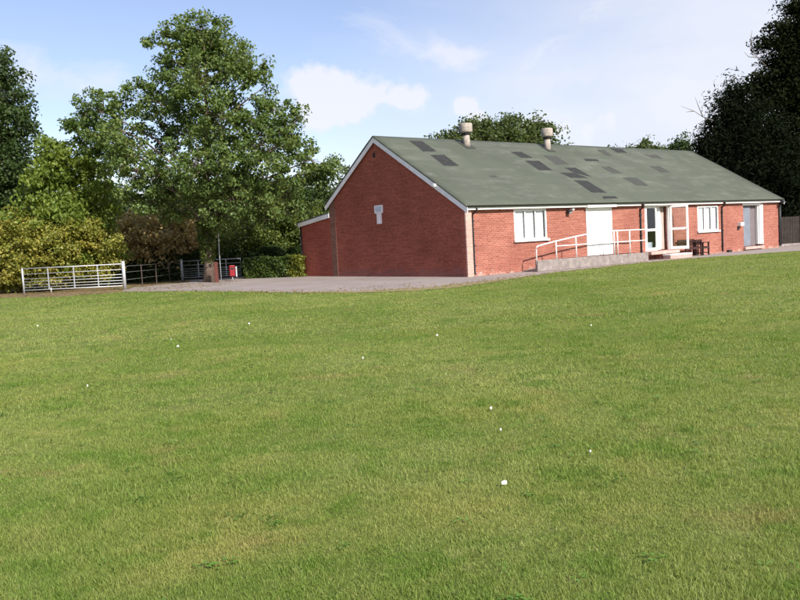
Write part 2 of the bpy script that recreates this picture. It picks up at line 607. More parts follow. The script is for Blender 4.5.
def soil_build(t, p, oc):
    a = t.noise(oc, 1.2, 6, 0.7)
    col = t.mix(t.ramp(a, [(0.35, 0), (0.65, 1)]), (0.085, 0.060, 0.042), (0.20, 0.145, 0.095))
    v = t.n.new('ShaderNodeTexVoronoi')
    v.inputs['Scale'].default_value = 9
    t.l.new(oc, v.inputs['Vector'])
    col = t.mix(t.ramp(v.outputs['Color'], [(0.55, 0.0), (0.75, 0.8)]), col, (0.33, 0.23, 0.10))
    g = t.noise(t.vmath('ADD', oc, (9, 3, 0)), 0.8, 5, 0.7)
    col = t.mix(t.ramp(g, [(0.52, 0.0), (0.62, 0.8)]), col, (0.09, 0.12, 0.035))
    t.put(p.inputs['Base Color'], col)
    p.inputs['Roughness'].default_value = 0.95


SOIL = mat('leaf_litter_soil', build=soil_build, spec=0.1)


def verge_build(t, p, oc):
    a = t.noise(oc, 1.6, 6, 0.7)
    col = t.mix(t.ramp(a, [(0.35, 0), (0.65, 1)]), (0.27, 0.19, 0.12), (0.20, 0.20, 0.08))
    t.put(p.inputs['Base Color'], col)
    p.inputs['Roughness'].default_value = 0.95


VERGE = mat('dry_verge', build=verge_build, spec=0.1)


def tar_build(t, p, oc):
    a = t.noise(oc, 0.5, 5, 0.6)
    col = t.mix(t.ramp(a, [(0.35, 0), (0.68, 1)]), (0.28, 0.235, 0.215), (0.35, 0.30, 0.275))
    f_ = t.noise(oc, 25, 4, 0.7)
    col = t.mix(t.ramp(f_, [(0.3, 0.0), (0.75, 0.45)]), col, (0.14, 0.12, 0.12))
    d = t.noise(t.vmath('ADD', oc, (4, 8, 0)), 0.9, 6, 0.75)
    col = t.mix(t.ramp(d, [(0.55, 0.0), (0.75, 0.5)]), col, (0.25, 0.18, 0.13))
    t.put(p.inputs['Base Color'], col)
    g_ = t.noise(t.vmath('ADD', oc, (41, 28, 0)), 2.5, 6, 0.8)
    col = t.mix(t.ramp(g_, [(0.60, 0.0), (0.72, 0.6)]), col, (0.17, 0.16, 0.10))
    b = t.n.new('ShaderNodeBump')
    b.inputs['Strength'].default_value = 0.4
    b.inputs['Distance'].default_value = 0.01
    t.l.new(f_, b.inputs['Height'])
    t.l.new(b.outputs[0], p.inputs['Normal'])
    p.inputs['Roughness'].default_value = 0.9


TAR = mat('weathered_tarmac', build=tar_build, spec=0.2)

sheet('ground', [(-700, -300), (700, -300), (700, 1200), (-700, 1200)], 0.0, GROUND)

rng = random.Random(5)
front_edge = rough_line([(-12.1, 34.9), (-8.57, 32.7), (-5.5, 29.6), (-3.4, 27.5), (-1.3, 26.1), (1.0, 26.2), (2.84, 28.0), (6.48, 32.1),
                         (11.0, 36.4), (15.6, 38.95), (20.3, 40.5), (34, 46.5)], 0.22, 0.13, rng)
TARP = front_edge + [(36, 56), (10, 62), (-9.2, 62), (-12.4, 46.2), (-13.0, 39.6)]
SOILP = [(-45, 41)] + rough_line([(-26, 37.2), (-17.8, 35.7), (-14.4, 33.7), (-12.1, 34.9)], 0.4, 0.12, rng) + [(-11.2, 35.5), (-12.3, 39.4), (-10.8, 41.9), (-8.7, 42.2), (-5.0, 40.7),
         hall(0.2, 12.4), hall(10, 14), (6, 75), (-45, 75)]
# trees and gate stand on the soil, tarmac runs on top of its edge
sheet('soil_ground', SOILP, 0.004, SOIL)
LANE = front_edge + [(36, 56), (30, 60), hall(25.3, 9.9), hall(0.1, 9.9), hall(0.1, 12.75), (-4.95, 41.3), (-8.6, 43.0), (-9.3, 62), (-12.6, 62), (-12.4, 46.2), (-10.9, 42.4), (-13.0, 39.3), (-12.6, 36.5)]
sheet('tarmac_path', LANE, 0.008, TAR)
VP = rough_line([(-3.4, 27.3), (-2.0, 25.9), (-0.6, 25.25), (0.6, 25.0), (1.9, 25.6), (3.1, 27.2), (4.3, 29.1), (5.2, 30.4)], 0.2, 0.16, rng)
VB = rough_line([(5.3, 30.75), (2.84, 28.15), (1.0, 26.4), (-1.3, 26.3), (-3.2, 27.5)], 0.4, 0.06, rng)
sheet('dirt_verge', VP + VB, 0.012, VERGE)

# ------------------------------------------------------------------ grass (stuff)
R = np.random.default_rng(11)


def fuzz(P, s, seed):
    r = np.random.default_rng(seed)
    o = np.zeros(len(P))
    for k in range(7):
        a = r.uniform(0, 6.283)
        fq = s * r.uniform(0.6, 2.2)
        o += np.sin(P[:, 0] * math.cos(a) * fq + P[:, 1] * math.sin(a) * fq + r.uniform(0, 6.28)) * r.uniform(0.5, 1)
    return o / 3.0


def grass_band(y0, y1, dens, wdt, hgt):
    # trapezium of the view, widened so that it still holds from a step to the side
    a0, a1 = y0 * 0.56 + 1.6, y1 * 0.56 + 1.6
    area = (a0 + a1) * (y1 - y0)
    n = int(area * dens)
    y = R.uniform(y0, y1, int(n * 1.2))
    x = R.uniform(-1, 1, len(y)) * a1
    keep = np.abs(x) < y * 0.56 + 1.6
    P = np.stack([x[keep], y[keep]], 1)[:n]
    # blades gather in small tufts
    nc = max(1, len(P) // 9)
    ctr = P[R.integers(0, len(P), nc)]
    pick = R.uniform(0, 1, len(P)) < 0.6
    own = R.integers(0, nc, len(P))
    sp_ = 0.016 + 0.02 * R.uniform(0, 1, nc)[own]
    P = np.where(pick[:, None], ctr[own] + R.normal(0, 1, P.shape) * sp_[:, None], P)
    bad = inside(P, LANE) | inside(P, SOILP)
    bad |= inside(P, VP + VB) & (R.uniform(0, 1, len(P)) < 0.93)
    P = P[~bad]
    th = 0.5 + 0.5 * np.clip(fuzz(P, 2.2, 3) * 0.8 + 0.3, -1, 1)
    P = P[R.uniform(0, 1, len(P)) < 0.45 + 0.55 * th]
    n = len(P)
    lush = np.clip(0.5 + 0.4 * fuzz(P, 1.5, 9) + 0.35 * fuzz(P, 9.0, 19), 0.05, 1.3)
    h = hgt * (0.45 + 0.75 * R.uniform(0, 1, n) ** 1.3) * (0.6 + 0.7 * lush)
    h *= np.where(R.uniform(0, 1, n) < 0.015, 1.8, 1.0)
    a = R.uniform(0, 2 * math.pi, n)
    la = a + R.normal(0, 0.9, n) + math.pi / 2
    lean = h * (0.25 + 0.8 * R.uniform(0, 1, n))
    wd = wdt * R.uniform(0.6, 1.25, n)
    dx, dy = np.cos(a) * wd / 2, np.sin(a) * wd / 2
    lx, ly = np.cos(la) * lean, np.sin(la) * lean
    z0 = np.full(n, -0.002)
    x, y = P[:, 0], P[:, 1]
    V = np.stack([
        np.stack([x - dx, y - dy, z0], 1), np.stack([x + dx, y + dy, z0], 1),
        np.stack([x + dx * .75 + lx * .35, y + dy * .75 + ly * .35, h * .6], 1), np.stack([x - dx * .75 + lx * .35, y - dy * .75 + ly * .35, h * .6], 1),
        np.stack([x + lx, y + ly, h * .95], 1)], 1)
    V = V.reshape(-1, 3)
    i = np.arange(n)[:, None] * 5
    T = np.concatenate([i + np.array([[0, 1, 2]]), i + np.array([[0, 2, 3]]), i + np.array([[3, 2, 4]])], 0)
    return V, T


def blade_mat():
    m = bpy.data.materials.new('grass_blade')
    m.use_nodes = True
    t = NT(m.node_tree)
    p = m.node_tree.nodes['Principled BSDF']
    out = m.node_tree.nodes['Material Output']
    g = t.n.new('ShaderNodeNewGeometry')
    oc = t.n.new('ShaderNodeTexCoord').outputs['Object']
    col = lawn_colour(t, oc, 1.25)
    rnd = g.outputs['Random Per Island']
    col = t.mix(t.ramp(rnd, [(0.0, 0.4), (0.35, 0.0)]), col, (0.08, 0.14, 0.022))
    col = t.mix(t.ramp(rnd, [(0.86, 0.0), (1.0, 0.7)]), col, (0.42, 0.40, 0.16))
    t.put(p.inputs['Base Color'], col)
    p.inputs['Roughness'].default_value = 0.6
    p.inputs['Specular IOR Level'].default_value = 0.25
    tl = t.n.new('ShaderNodeBsdfTranslucent')
    t.l.new(t.mix(1.0, col, (1.3, 1.3, 0.6), 'MULTIPLY'), tl.inputs[0])
    mm = t.n.new('ShaderNodeMixShader')
    mm.inputs[0].default_value = 0.35
    t.l.new(p.outputs[0], mm.inputs[1])
    t.l.new(tl.outputs[0], mm.inputs[2])
    t.l.new(mm.outputs[0], out.inputs[0])
    return m


parts = [grass_band(2.4, 5, 20000, 0.0032, 0.027), grass_band(5, 8, 11000, 0.0042, 0.027), grass_band(8, 14, 3800, 0.0065, 0.028), grass_band(14, 26, 1100, 0.012, 0.030), grass_band(26, 46, 300, 0.024, 0.030)]
Vs, Ts, off = [], [], 0
for V, T in parts:
    Vs.append(V)
    Ts.append(T + off)
    off += len(V)
gr = np_mesh('grass', np.concatenate(Vs), np.concatenate(Ts), blade_mat())
tag(gr, 'short mown lawn grass with dry straw patches across the whole foreground', 'grass', kind='stuff')

# broad weeds and clover in the turf, part of the lawn's own cover
wy = R.uniform(3, 15, 260) ; wx = R.uniform(-1, 1, 260) * (wy * .5 + 1)
VV, TT = [], []
for x, y in zip(wx, wy):
    n = R.integers(6, 14)
    sc = R.uniform(.012, .028)
    for q in range(n):
        a = R.uniform(0, 6.283); rr_ = R.uniform(.2, 1.8) * sc
        c, s_ = math.cos(a), math.sin(a)
        px_, py_ = x + c * rr_, y + s_ * rr_
        z_ = R.uniform(.018, .034)
        k = len(VV)
        VV += [(px_, py_, z_), (px_ + c * sc * .5 - s_ * sc * .35, py_ + s_ * sc * .5 + c * sc * .35, z_ + .006), (px_ + c * sc * 1.2, py_ + s_ * sc * 1.2, z_), (px_ + c * sc * .5 + s_ * sc * .35, py_ + s_ * sc * .5 - c * sc * .35, z_ + .006)]
        TT.append((k, k + 1, k + 2, k + 3))
wo_ = np_mesh('lawn_weeds', VV, TT, mat('weed_leaf', (0.10, 0.20, 0.03), 0.6, 0.3, vary=0.4, vscale=1.5))
tag(wo_, 'broad leaved weeds and clover dotted low in the near lawn', 'weeds', kind='stuff')
# fallen leaves on soil, verge and tarmac edge
LP = []
fe = np.array(front_edge)
for q in range(900):
    u = R.integers(0, int(len(fe) * .62))
    LP.append((fe[u, 0] + R.normal(0, .45), fe[u, 1] + R.normal(0.1, .5)))
for q in range(1500):
    LP.append((R.uniform(-20, -8), R.uniform(35, 43)))
for q in range(350):
    LP.append((R.normal(-1, 3.0), R.normal(27.4, 1.2)))
LP = np.array(LP)
a = R.uniform(0, 6.283, len(LP)); sz = R.uniform(.025, .06, len(LP))
dx, dy = np.cos(a) * sz, np.sin(a) * sz
zb = np.where(inside(LP, LANE) | inside(LP, SOILP), .014, .032)
V = np.stack([np.stack([LP[:, 0] - dx, LP[:, 1] - dy, zb], 1), np.stack([LP[:, 0] + dy * .6, LP[:, 1] - dx * .6, zb + .012], 1),
              np.stack([LP[:, 0] + dx, LP[:, 1] + dy, zb + .004], 1), np.stack([LP[:, 0] - dy * .6, LP[:, 1] + dx * .6, zb + .016], 1)], 1).reshape(-1, 3)
fl_ = np_mesh('fallen_leaves', V, np.arange(len(LP))[:, None] * 4 + np.array([[0, 1, 2, 3]]), leaf_mat('fallen_leaf', [(0, (.20, .11, .04)), (.5, (.36, .25, .08)), (1, (.48, .38, .14))], .1))
tag(fl_, 'dry fallen leaves scattered over soil and the tarmac edge', 'fallen leaves', kind='stuff')

# ------------------------------------------------------------------ the hall
H = thing('village_hall', 'long red brick hall with low green felt roof and white barge boards', 'building', (CX, CY, 0), TH)


def zr(y):                                    # top of roof plane at y
    if y <= YR:
        return HE + (y + 0.2) * (HR - HE) / (YR + 0.2)
    return HR + (y - YR) * (HB - HR) / (9.9 - YR)


TW = 0.27
holes = [(2.74, 4.75, 1.34, 2.64), (7.43, 9.30, 0.43, 2.62), (11.9, 13.95, 0.42, 2.66), (16.5, 18.5, 1.24, 2.57), (21.12, 23.22, 0.22, 2.52)]
WTOP = 2.80
fw = MB()
wall_x(fw, 0, L, 0, TW, 0, WTOP, holes)
fw.build('front_wall', BRICK, H)
# gable walls
gp = [(TW + .002, 0), (TW + .002, zr(TW) - 0.12), (YR, HR - 0.14), (W - .01, zr(W) - 0.12), (W - .01, 0)]
gp0 = [(0.002, 0), (0.002, zr(0) - 0.12), (YR, HR - 0.14), (W, zr(W) - 0.12), (W, 0)]
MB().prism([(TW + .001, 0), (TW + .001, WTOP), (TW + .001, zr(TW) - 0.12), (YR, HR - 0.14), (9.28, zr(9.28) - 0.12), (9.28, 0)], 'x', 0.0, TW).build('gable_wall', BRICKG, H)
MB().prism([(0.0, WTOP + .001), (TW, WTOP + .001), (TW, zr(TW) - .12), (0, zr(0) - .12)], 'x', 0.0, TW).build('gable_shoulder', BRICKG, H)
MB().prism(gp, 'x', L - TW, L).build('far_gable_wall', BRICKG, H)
MB().box(TW, L - TW, W - TW, W, 0, zr(W) - 0.15).build('rear_wall', BRICKG, H)
MB().prism([(9.281, 0), (9.281, zr(9.281) - .13), (W, zr(W) - .13), (W, 0)], 'x', -0.015, TW - .01).build('rear_pier', BRICKB, H)
# pale pier at the near corner, over the front face
MB().box(-0.055, 0.27, -0.07, -0.001, 0, WTOP).build('corner_pier', BRICKP, H)
MB().box(-0.055, -0.001, 0.0, 0.20, 0, WTOP).build('corner_pier', BRICKG, H)
# inside
MB().box(TW + .01, L - TW - .01, TW + .01, W - TW - .01, 0.02, 0.215).build('floor', ROOMF, H)
MB().box(TW + .01, L - TW - .01, 3.2, 3.3, 0.22, 3.2).build('partition', ROOM, H)
MB().box(TW + .01, L - TW - .01, TW + .01, 3.19, 2.7, 2.76).build('ceiling', ROOM, H)
for x in (10.6, 15.2, 20.2):
    MB().box(x, x + .1, TW + .01, 3.19, 0.22, 2.69).build('partition', ROOM, H)

# roof: a gently uneven sheet with thickness
nx, ny = 60, 14
ov = 0.15
xs = [-ov + (L + 2 * ov) * i / nx for i in range(nx + 1)]
prof = [-0.27 + (YR + 0.27) * j / ny for j in range(ny + 1)] + [YR + (9.95 - YR) * (j + 1) / 8 for j in range(8)]
rr = random.Random(3)
V, Fq = [], []
sag = lambda x, y: 0.018 * math.sin(x * 0.9 + y * 0.7) * math.sin(y * 0.8) + 0.012 * math.sin(x * 0.37)
for sgn in (0, 1):
    for x in xs:
        for y in prof:
            z = zr(y) - 0.07 * sgn
            if abs(y - YR) > 0.01 and -0.2 < y:
                z += sag(x, y)
            V.append((x, y, z))
m_ = len(prof)
N1 = len(xs) * m_
for i in range(len(xs) - 1):
    for j in range(m_ - 1):
        a = i * m_ + j
        Fq.append((a, a + m_, a + m_ + 1, a + 1))
        Fq.append((N1 + a, N1 + a + 1, N1 + a + m_ + 1, N1 + a + m_))
for j in range(m_ - 1):
    a = j
    Fq.append((a, a + 1, N1 + a + 1, N1 + a))
    a = (len(xs) - 1) * m_ + j
    Fq.append((a, N1 + a, N1 + a + 1, a + 1))
for i in range(len(xs) - 1):
    a = i * m_
    Fq.append((a, N1 + a, N1 + a + m_, a + m_))
    a = i * m_ + m_ - 1
    Fq.append((a, a + m_, N1 + a + m_, N1 + a))
roof = np_mesh('roof', V, Fq, ROOF, H)


def roof_pt(x, t, lift=0.012):
    y = -0.2 + t * (YR + 0.2)
    return (x, y, zr(y) + sag(x, y) + lift)


def roof_patch(q, m):
    """q: four (x, t) corners; a sheet following the felt"""
    (a, b, c, d) = q
    n, k = 6, 5
    V, Fq = [], []
    for i in range(n + 1):
        for j in range(k + 1):
            u, v = i / n, j / k
            x = (a[0] * (1 - u) + b[0] * u) * (1 - v) + (d[0] * (1 - u) + c[0] * u) * v
            t_ = (a[1] * (1 - u) + b[1] * u) * (1 - v) + (d[1] * (1 - u) + c[1] * u) * v
            if 0 < i < n or 0 < j < k:
                x += rr.uniform(-.02, .02)
                t_ += rr.uniform(-.003, .003)
            V.append(roof_pt(x, t_, 0.007))
    for i in range(n):
        for j in range(k):
            p0 = i * (k + 1) + j
            Fq.append((p0, p0 + 1, p0 + k + 2, p0 + k + 1))
    np_mesh('roof_patch', V, Fq, m, roof)


D, M_ = PATCH, PATCHM
for q, m in (([(1.64, .934), (2.44, .934), (2.41, .765), (1.60, .757)], D), ([(1.71, .706), (2.6, .713), (2.56, .543), (1.66, .538)], D),
             ([(7.47, .807), (8.31, .814), (8.47, .715), (7.63, .708)], D), ([(7.54, .656), (8.58, .663), (8.49, .498), (7.45, .494)], D),
             ([(9.62, .766), (10.56, .763), (10.57, .617), (9.5, .611)], M_), ([(8.73, .464), (9.80, .47), (10.3, .384), (8.93, .376)], D),
             ([(9.73, .555), (10.62, .56), (10.72, .40), (9.86, .468)], D), ([(8.83, .331), (9.85, .333), (9.84, .139), (8.73, .141)], D),
             ([(12.56, .734), (13.6, .731), (13.56, .69), (12.4, .689)], D), ([(16.66, .972), (17.8, .975), (17.61, .888), (16.64, .879)], D),
             ([(9.04, .082), (10.0, .082), (10.0, .048), (8.83, .045)], D), ([(12.83, .581), (13.62, .585), (13.68, .465), (12.9, .463)], M_),
             ([(13.05, .389), (14.3, .387), (14.13, .244), (13.2, .255)], M_), ([(15.06, .918), (15.8, .925), (15.63, .804), (15.06, .80)], M_),
             ([(17.4, .62), (18.4, .62), (18.4, .50), (17.5, .50)], M_), ([(3.55, .40), (3.95, .405), (3.95, .375), (3.55, .37)], M_),
             ([(19.0, .86), (20.2, .86), (20.3, .79), (19.2, .79)], M_)):
    roof_patch(q, m)

# ventilators on the ridge
for x, y in ((5.05, 5.1), (10.9, 5.14)):
    z0 = zr(y)
    v = MB().tube([(x, y, z0 - .15), (x, y, z0 + .12), (x, y, z0 + .62)], [0.17, 0.165, 0.16], 20).build('roof_vent', CEM, H)
    c = MB()
    c.tube([(x, y, z0 + .58), (x, y, z0 + .62), (x, y, z0 + .66), (x, y, z0 + 1.0), (x, y, z0 + 1.04), (x, y, z0 + 1.045)], [0.19, 0.29, 0.305, 0.305, 0.285, 0.05], 24)
    c.build('cowl', CEM, v)
    MB().tube([(x, y, z0 + .50), (x, y, z0 + .579)], [0.205, 0.215], 20).build('gap_shade', PATCH, v)  # dark ring standing in for the shaded gap below the cowl
    fl = [roof_pt(x + a, (y + b + .2) / (YR + .2), 0.03) for a, b in ((-.3, -.35), (.3, -.35), (.3, .35), (-.3, .35))]
    MB().add(fl, [(0, 1, 2, 3)]).build('flashing', PATCHM, v)

# barge boards on the near gable
def barge(ya, yb, x0, x1, name='barge_board', m=WHITEB, dep=0.23):
    a, b = zr(ya) - 0.075, zr(yb) - 0.075
    MB().prism([(ya, a - dep), (yb, b - dep), (yb, b), (ya, a)], 'x', x0, x1).build(name, m, H)


barge(-0.27, YR - .001, -0.13, -0.10)
barge(YR + .001, 9.95, -0.13, -0.10)
barge(-0.27, YR - .001, L + .10, L + .13)
# fascias, gutters, downpipes
for a, b in ((-0.09, 7.28), (9.42, 11.36), (11.62, 18.70), (18.98, 25.26)):
    MB().box(a, b, -0.20, -0.175, 2.66, 2.80).build('fascia', WHITE, H)
MB().box(-0.09, L + .09, -0.172, -0.002, 2.745, 2.765).build('soffit', WHITEB, H)
gt = MB()
gt.prism([(-0.30, 2.83), (-0.28, 2.785), (-0.235, 2.77), (-0.205, 2.785), (-0.205, 2.83)], 'x', -0.12, L + .12)
gt.build('gutter', BLACK, H)


def downpipe(x, r=0.036, sx=0.0, y=-0.05):
    m = MB()
    m.tube([(x + sx, -0.245, 2.79), (x + sx, -0.245, 2.68), (x + sx * .6, -0.2, 2.60), (x, y, 2.46), (x, y, 2.3), (x, y, 0.16), (x, y - .05, 0.08)], r, 10)
    for z in (2.2, 1.2, 0.4):
        m.box(x - .06, x + .06, y - .045, y + .045, z, z + .05)
    m.build('downpipe', BLACK, H)


downpipe(0.34, 0.034, 0.08)
downpipe(11.5, 0.042)
downpipe(18.84, 0.042)
downpipe(25.1, 0.04)
MB().tube([(25.26, -0.03, 2.79), (25.26, -0.03, 0.1)], 0.045, 10).build('downpipe', BLACK, H)


# windows
def window(x0, x1, z0, z1, dark, label=None):
    f = MB()
    yf0, yf1 = -0.02, 0.06
    t_ = 0.075
    f.box(x0, x0 + t_, yf0, yf1, z0, z1).box(x1 - t_, x1, yf0, yf1, z0, z1)
    f.box(x0 + t_, x1 - t_, yf0, yf1, z1 - t_, z1).box(x0 + t_, x1 - t_, yf0, yf1, z0, z0 + t_)
    n = 3
    wd = (x1 - x0 - 2 * t_ - 2 * .06) / n
    fr = None
    cuts = []
    for k in range(n):
        a = x0 + t_ + k * (wd + .06)
        cuts.append((a, a + wd))
        if k < n - 1:
            f.box(a + wd, a + wd + .06, yf0 + .01, yf1 - .01, z0 + t_, z1 - t_)
    fr = f.build('window', WHITE, H, 0.004)
    if label:
        fr['label'] = label
    MB().box(x0 - .06, x1 + .10, -0.10, -0.021, z0 - .07, z0 + .02).build('sill', WHITE, fr)
    for k, (a, b) in enumerate(cuts):
        MB().box(a, b, 0.015, 0.021, z0 + t_, z1 - t_).build('pane', GLASS, fr)
        # net curtain hanging close behind, pulled a little to one side
        xa, xb = a + 0.01, b - wd * dark[k]
        vs, fs = [], []
        q = 18
        for i in range(q + 1):
            x = xa + (xb - xa) * i / q
            y = 0.05 + 0.012 * math.sin(i * 1.6 + k)
            vs += [(x, y, z0 + .03), (x, y + .01, z1 - .02)]
        for i in range(q):
            fs.append((2 * i, 2 * i + 2, 2 * i + 3, 2 * i + 1))
        MB().add(vs, fs, True).build('curtain', CURT, fr)
    return fr


window(2.74, 4.75, 1.34, 2.64, (0.08, 0.10, 0.14))
window(16.5, 18.5, 1.24, 2.57, (0.08, 0.12, 0.14))

# white flush double door behind the ramp
wd = MB()
wd.box(7.43, 7.50, -0.03, 0.08, 0.43, 2.62).box(9.23, 9.30, -0.03, 0.08, 0.43, 2.62).box(7.501, 9.229, -0.03, 0.08, 2.55, 2.62)
wdo = wd.build('white_door', WHITE, H, 0.004)
MB().box(7.503, 8.362, 0.0, 0.045, 0.445, 2.547).build('door_leaf', WHITE, wdo, 0.004)
MB().box(8.367, 9.227, 0.0, 0.045, 0.445, 2.547).build('door_leaf', WHITE, wdo, 0.004)
MB().box(7.29, 9.41, -0.24, -0.031, 2.63, 2.79).build('door_canopy', WHITE, wdo, 0.005)
MB().tube([(8.30, -0.04, 1.40), (8.30, -0.04, 1.62)], 0.012, 8).build('handle', GALV, wdo)


# glazed double door, right leaf swung open
def leaf(name, w_, parent, M):
    f = MB()
    t_ = 0.11
    z0, z1 = 0.43, 2.64
    zm = 1.46
    f.box(0, t_, -.025, .025, z0, z1, M).box(w_ - t_, w_, -.025, .025, z0, z1, M)
    f.box(t_, w_ - t_, -.025, .025, z1 - t_, z1, M).box(t_, w_ - t_, -.025, .025, z0, z0 + .15, M).box(t_, w_ - t_, -.025, .025, zm - .06, zm + .06, M)
    o = f.build(name, WHITE, parent, 0.004)
    for a, b in ((z0 + .15, zm - .06), (zm + .06, z1 - t_)):
        MB().box(t_, w_ - t_, -.004, .004, a, b, M).build('pane', GLASS, o)
    MB().tube([M @ Vector((w_ - .055, -.06, 1.35)), M @ Vector((w_ - .055, -.06, 1.5))], .012, 8).build('handle', GALV, o)
    return o


fd = MB().box(11.9, 11.96, -.01, .10, .42, 2.66).box(13.89, 13.95, -.01, .10, .42, 2.66).box(11.961, 13.889, -.01, .10, 2.60, 2.66).build('door_frame', WHITE, H, 0.004)
leaf('door_leaf', 0.93, H, Matrix.Translation((11.965, 0.02, 0)))
ang = math.atan2(-0.82, 0.34)
leaf('door_leaf', 0.90, H, Matrix.Translation((13.95, -0.035, 0)) @ Matrix.Rotation(ang, 4, 'Z'))


def hang(name, pts_top, pts_bot, ztop, zmid, zbot, y, m, parent, folds=16, amp=0.03):
    """curtain: x range at the top, at the tie and at the hem"""
    (ta, tb), (ma, mb_), (ba, bb) = pts_top, pts_bot[0], pts_bot[1]
    vs, fs = [], []
    rows = 12
    for j in range(rows + 1):
        t_ = j / rows
        z = ztop + (zbot - ztop) * t_
        k = (ztop - zmid) / (ztop - zbot)
        if t_ < k:
            s_ = (t_ / k) ** 0.8
            a, b = ta + (ma - ta) * s_, tb + (mb_ - tb) * s_
        else:
            s_ = (t_ - k) / (1 - k)
            a, b = ma + (ba - ma) * s_, mb_ + (bb - mb_) * s_
        for i in range(folds * 2 + 1):
            u = i / (folds * 2)
            vs.append((a + (b - a) * u, y + amp * (1 if i % 2 else -1) * (0.4 + .6 * abs(t_ - k)), z))
    n = folds * 2 + 1
    for j in range(rows):
        for i in range(n - 1):
            p0 = j * n + i
            fs.append((p0, p0 + 1, p0 + n + 1, p0 + n))
    MB().add(vs, fs, True).build(name, m, parent)


hang('curtain', (12.95, 13.45), ((13.25, 13.6), (13.2, 13.5)), 2.6, 1.42, 0.45, 0.22, CURT, fd, 6)
hang('curtain', (13.46, 13.88), ((13.52, 13.88), (13.5, 13.88)), 2.6, 1.5, 0.45, 0.28, CURTP, fd, 5)
hang('curtain', (11.97, 12.85), ((11.97, 12.85), (11.97, 12.85)), 0.85, 0.6, 0.45, 0.25, PLAQ, fd, 9)

# door steps
MB().box(11.58, 13.97, -0.55, -0.002, 0.26, 0.41).build('door_step', CONCP, H, 0.01)
MB().box(12.55, 13.97, -0.50, -0.003, 0.0, 0.259).build('step_brickwork', BRICK, H)
MB().box(12.50, 14.35, -0.98, -0.56, 0.0, 0.17).build('door_step', CONCP, H, 0.01)
MB().box(12.49, 14.36, -1.0, -0.555, 0.172, 0.235).build('step_nosing', WHITE, H, 0.005)

# right hand doorway with drawn strip curtain
dr = MB().box(21.04, 23.0, -.03, .05, 2.53, 2.66).box(23.02, 23.24, -.035, .05, 0.30, 2.60).build('doorway', WHITE, H, 0.004)
MB().box(22.80, 22.86, 0.06, .20, 0.30, 2.51).box(22.861, 23.0, -.02, .10, 0.30, 2.51).box(22.90, 22.98, -.03, -.021, .9, 2.4).build('door_leaf', WHITE, dr, 0.004)
hang('strip_curtain', (21.14, 22.10), ((21.14, 22.10), (21.14, 22.10)), 2.5, 1.4, 0.24, 0.16, BLUEC, dr, 7, 0.035)
MB().box(22.08, 22.79, 0.215, 0.255, 0.24, 2.51).build('inner_door', mat('dull_grey_door', (0.17, 0.145, 0.15), 0.7, 0.2, vary=0.1), dr)
MB().box(21.05, 23.1, -0.16, -0.002, 0.06, 0.215).build('door_step', CONCP, H, 0.01)
MB().box(19.3, 19.6, -0.14, -0.005, 0.01, 0.13).build('air_brick', BLACK, H)
# letter box / lamp on the wall
wl = MB().box(20.46, 20.80, -0.22, -0.0, 1.40, 1.60).build('wall_box', WHITE, H, 0.01)
MB().box(20.44, 20.60, -0.05, -0.001, 1.19, 1.40).build('bracket_shadow', BLACK, wl)  # black bracket plate that also stands in for the box's shadow


def flood(x, y, z, ax):
    o = MB().box(x - .05, x + .05, y - .05, y, z - .03, z + .06)
    b = o.build('security_light', BLACK, H, 0.005)
    T_ = Matrix.Translation((x, y - .05, z)) @ (Matrix.Rotation(rad(-90), 4, 'Z') if ax else Matrix.Identity(4)) @ Matrix.Rotation(rad(30), 4, 'X')
    MB().box(-.11, .11, -.17, -.0, -.05, .07, T_).build('lamp_head', BLACK, b, 0.01)
    MB().box(-.09, .09, -.178, -.171, -.03, .06, T_).build('lens', LAMPG, b)
    return b


flood(6.15, -0.002, 2.50, False)
MB().box(6.3, 6.42, -0.20, -0.03, 2.53, 2.60).build('sensor', WHITE, H)
flood(25.0, -0.205, 2.70, False)
fl = MB().box(-0.26, -0.131, 1.50, 1.66, 3.72, 3.84).build('sensor', WHITE, H, 0.01)

# board, vent and marks on the gable
MB().box(-0.05, -0.001, 5.38, 5.99, 2.88, 3.24).build('board', mat('white_board', (0.82, 0.74, 0.76), 0.6, 0.3), H, 0.005)
MB().box(-0.058, -0.051, 5.47, 5.90, 2.95, 3.17).build('board_panel', PLAQ, H)
MB().box(-0.05, -0.001, 5.50, 5.84, 2.40, 2.879).box(-0.06, -0.051, 5.64, 5.70, 2.44, 2.86).build('board_post', mat('white_board', (0.8, 0.7, 0.72)), H, 0.004)
MB().box(-0.02, 0.0, 5.76, 5.92, 5.40, 5.60).build('gable_vent', BLACK, H)

# lean-to
lo = 12.6
MB().prism([(W + .002, 0), (W + .002, 3.02), (lo, 2.68), (lo, 0)], 'x', 0.03, TW).build('lean_to_wall', BRICKL, H)
MB().box(TW + .001, 11, lo - TW, lo - .001, 0, 2.66).build('lean_to_side_wall', BRICKL, H)
MB().prism([(W + .003, 3.12), (W + .003, 3.18), (lo + .15, 2.83), (lo + .15, 2.77)], 'x', -0.08, 11).build('lean_to_roof', ROOF, H)
MB().prism([(W + .003, 2.90), (W + .003, 3.115), (lo + .15, 2.765), (lo + .15, 2.56)], 'x', -0.078, -0.05).build('barge_board', WHITEB, H)
MB().tube([(-0.02, lo - .03, 2.6), (-0.02, lo - .03, 0.05)], 0.04, 8).build('downpipe', BLACK, H)

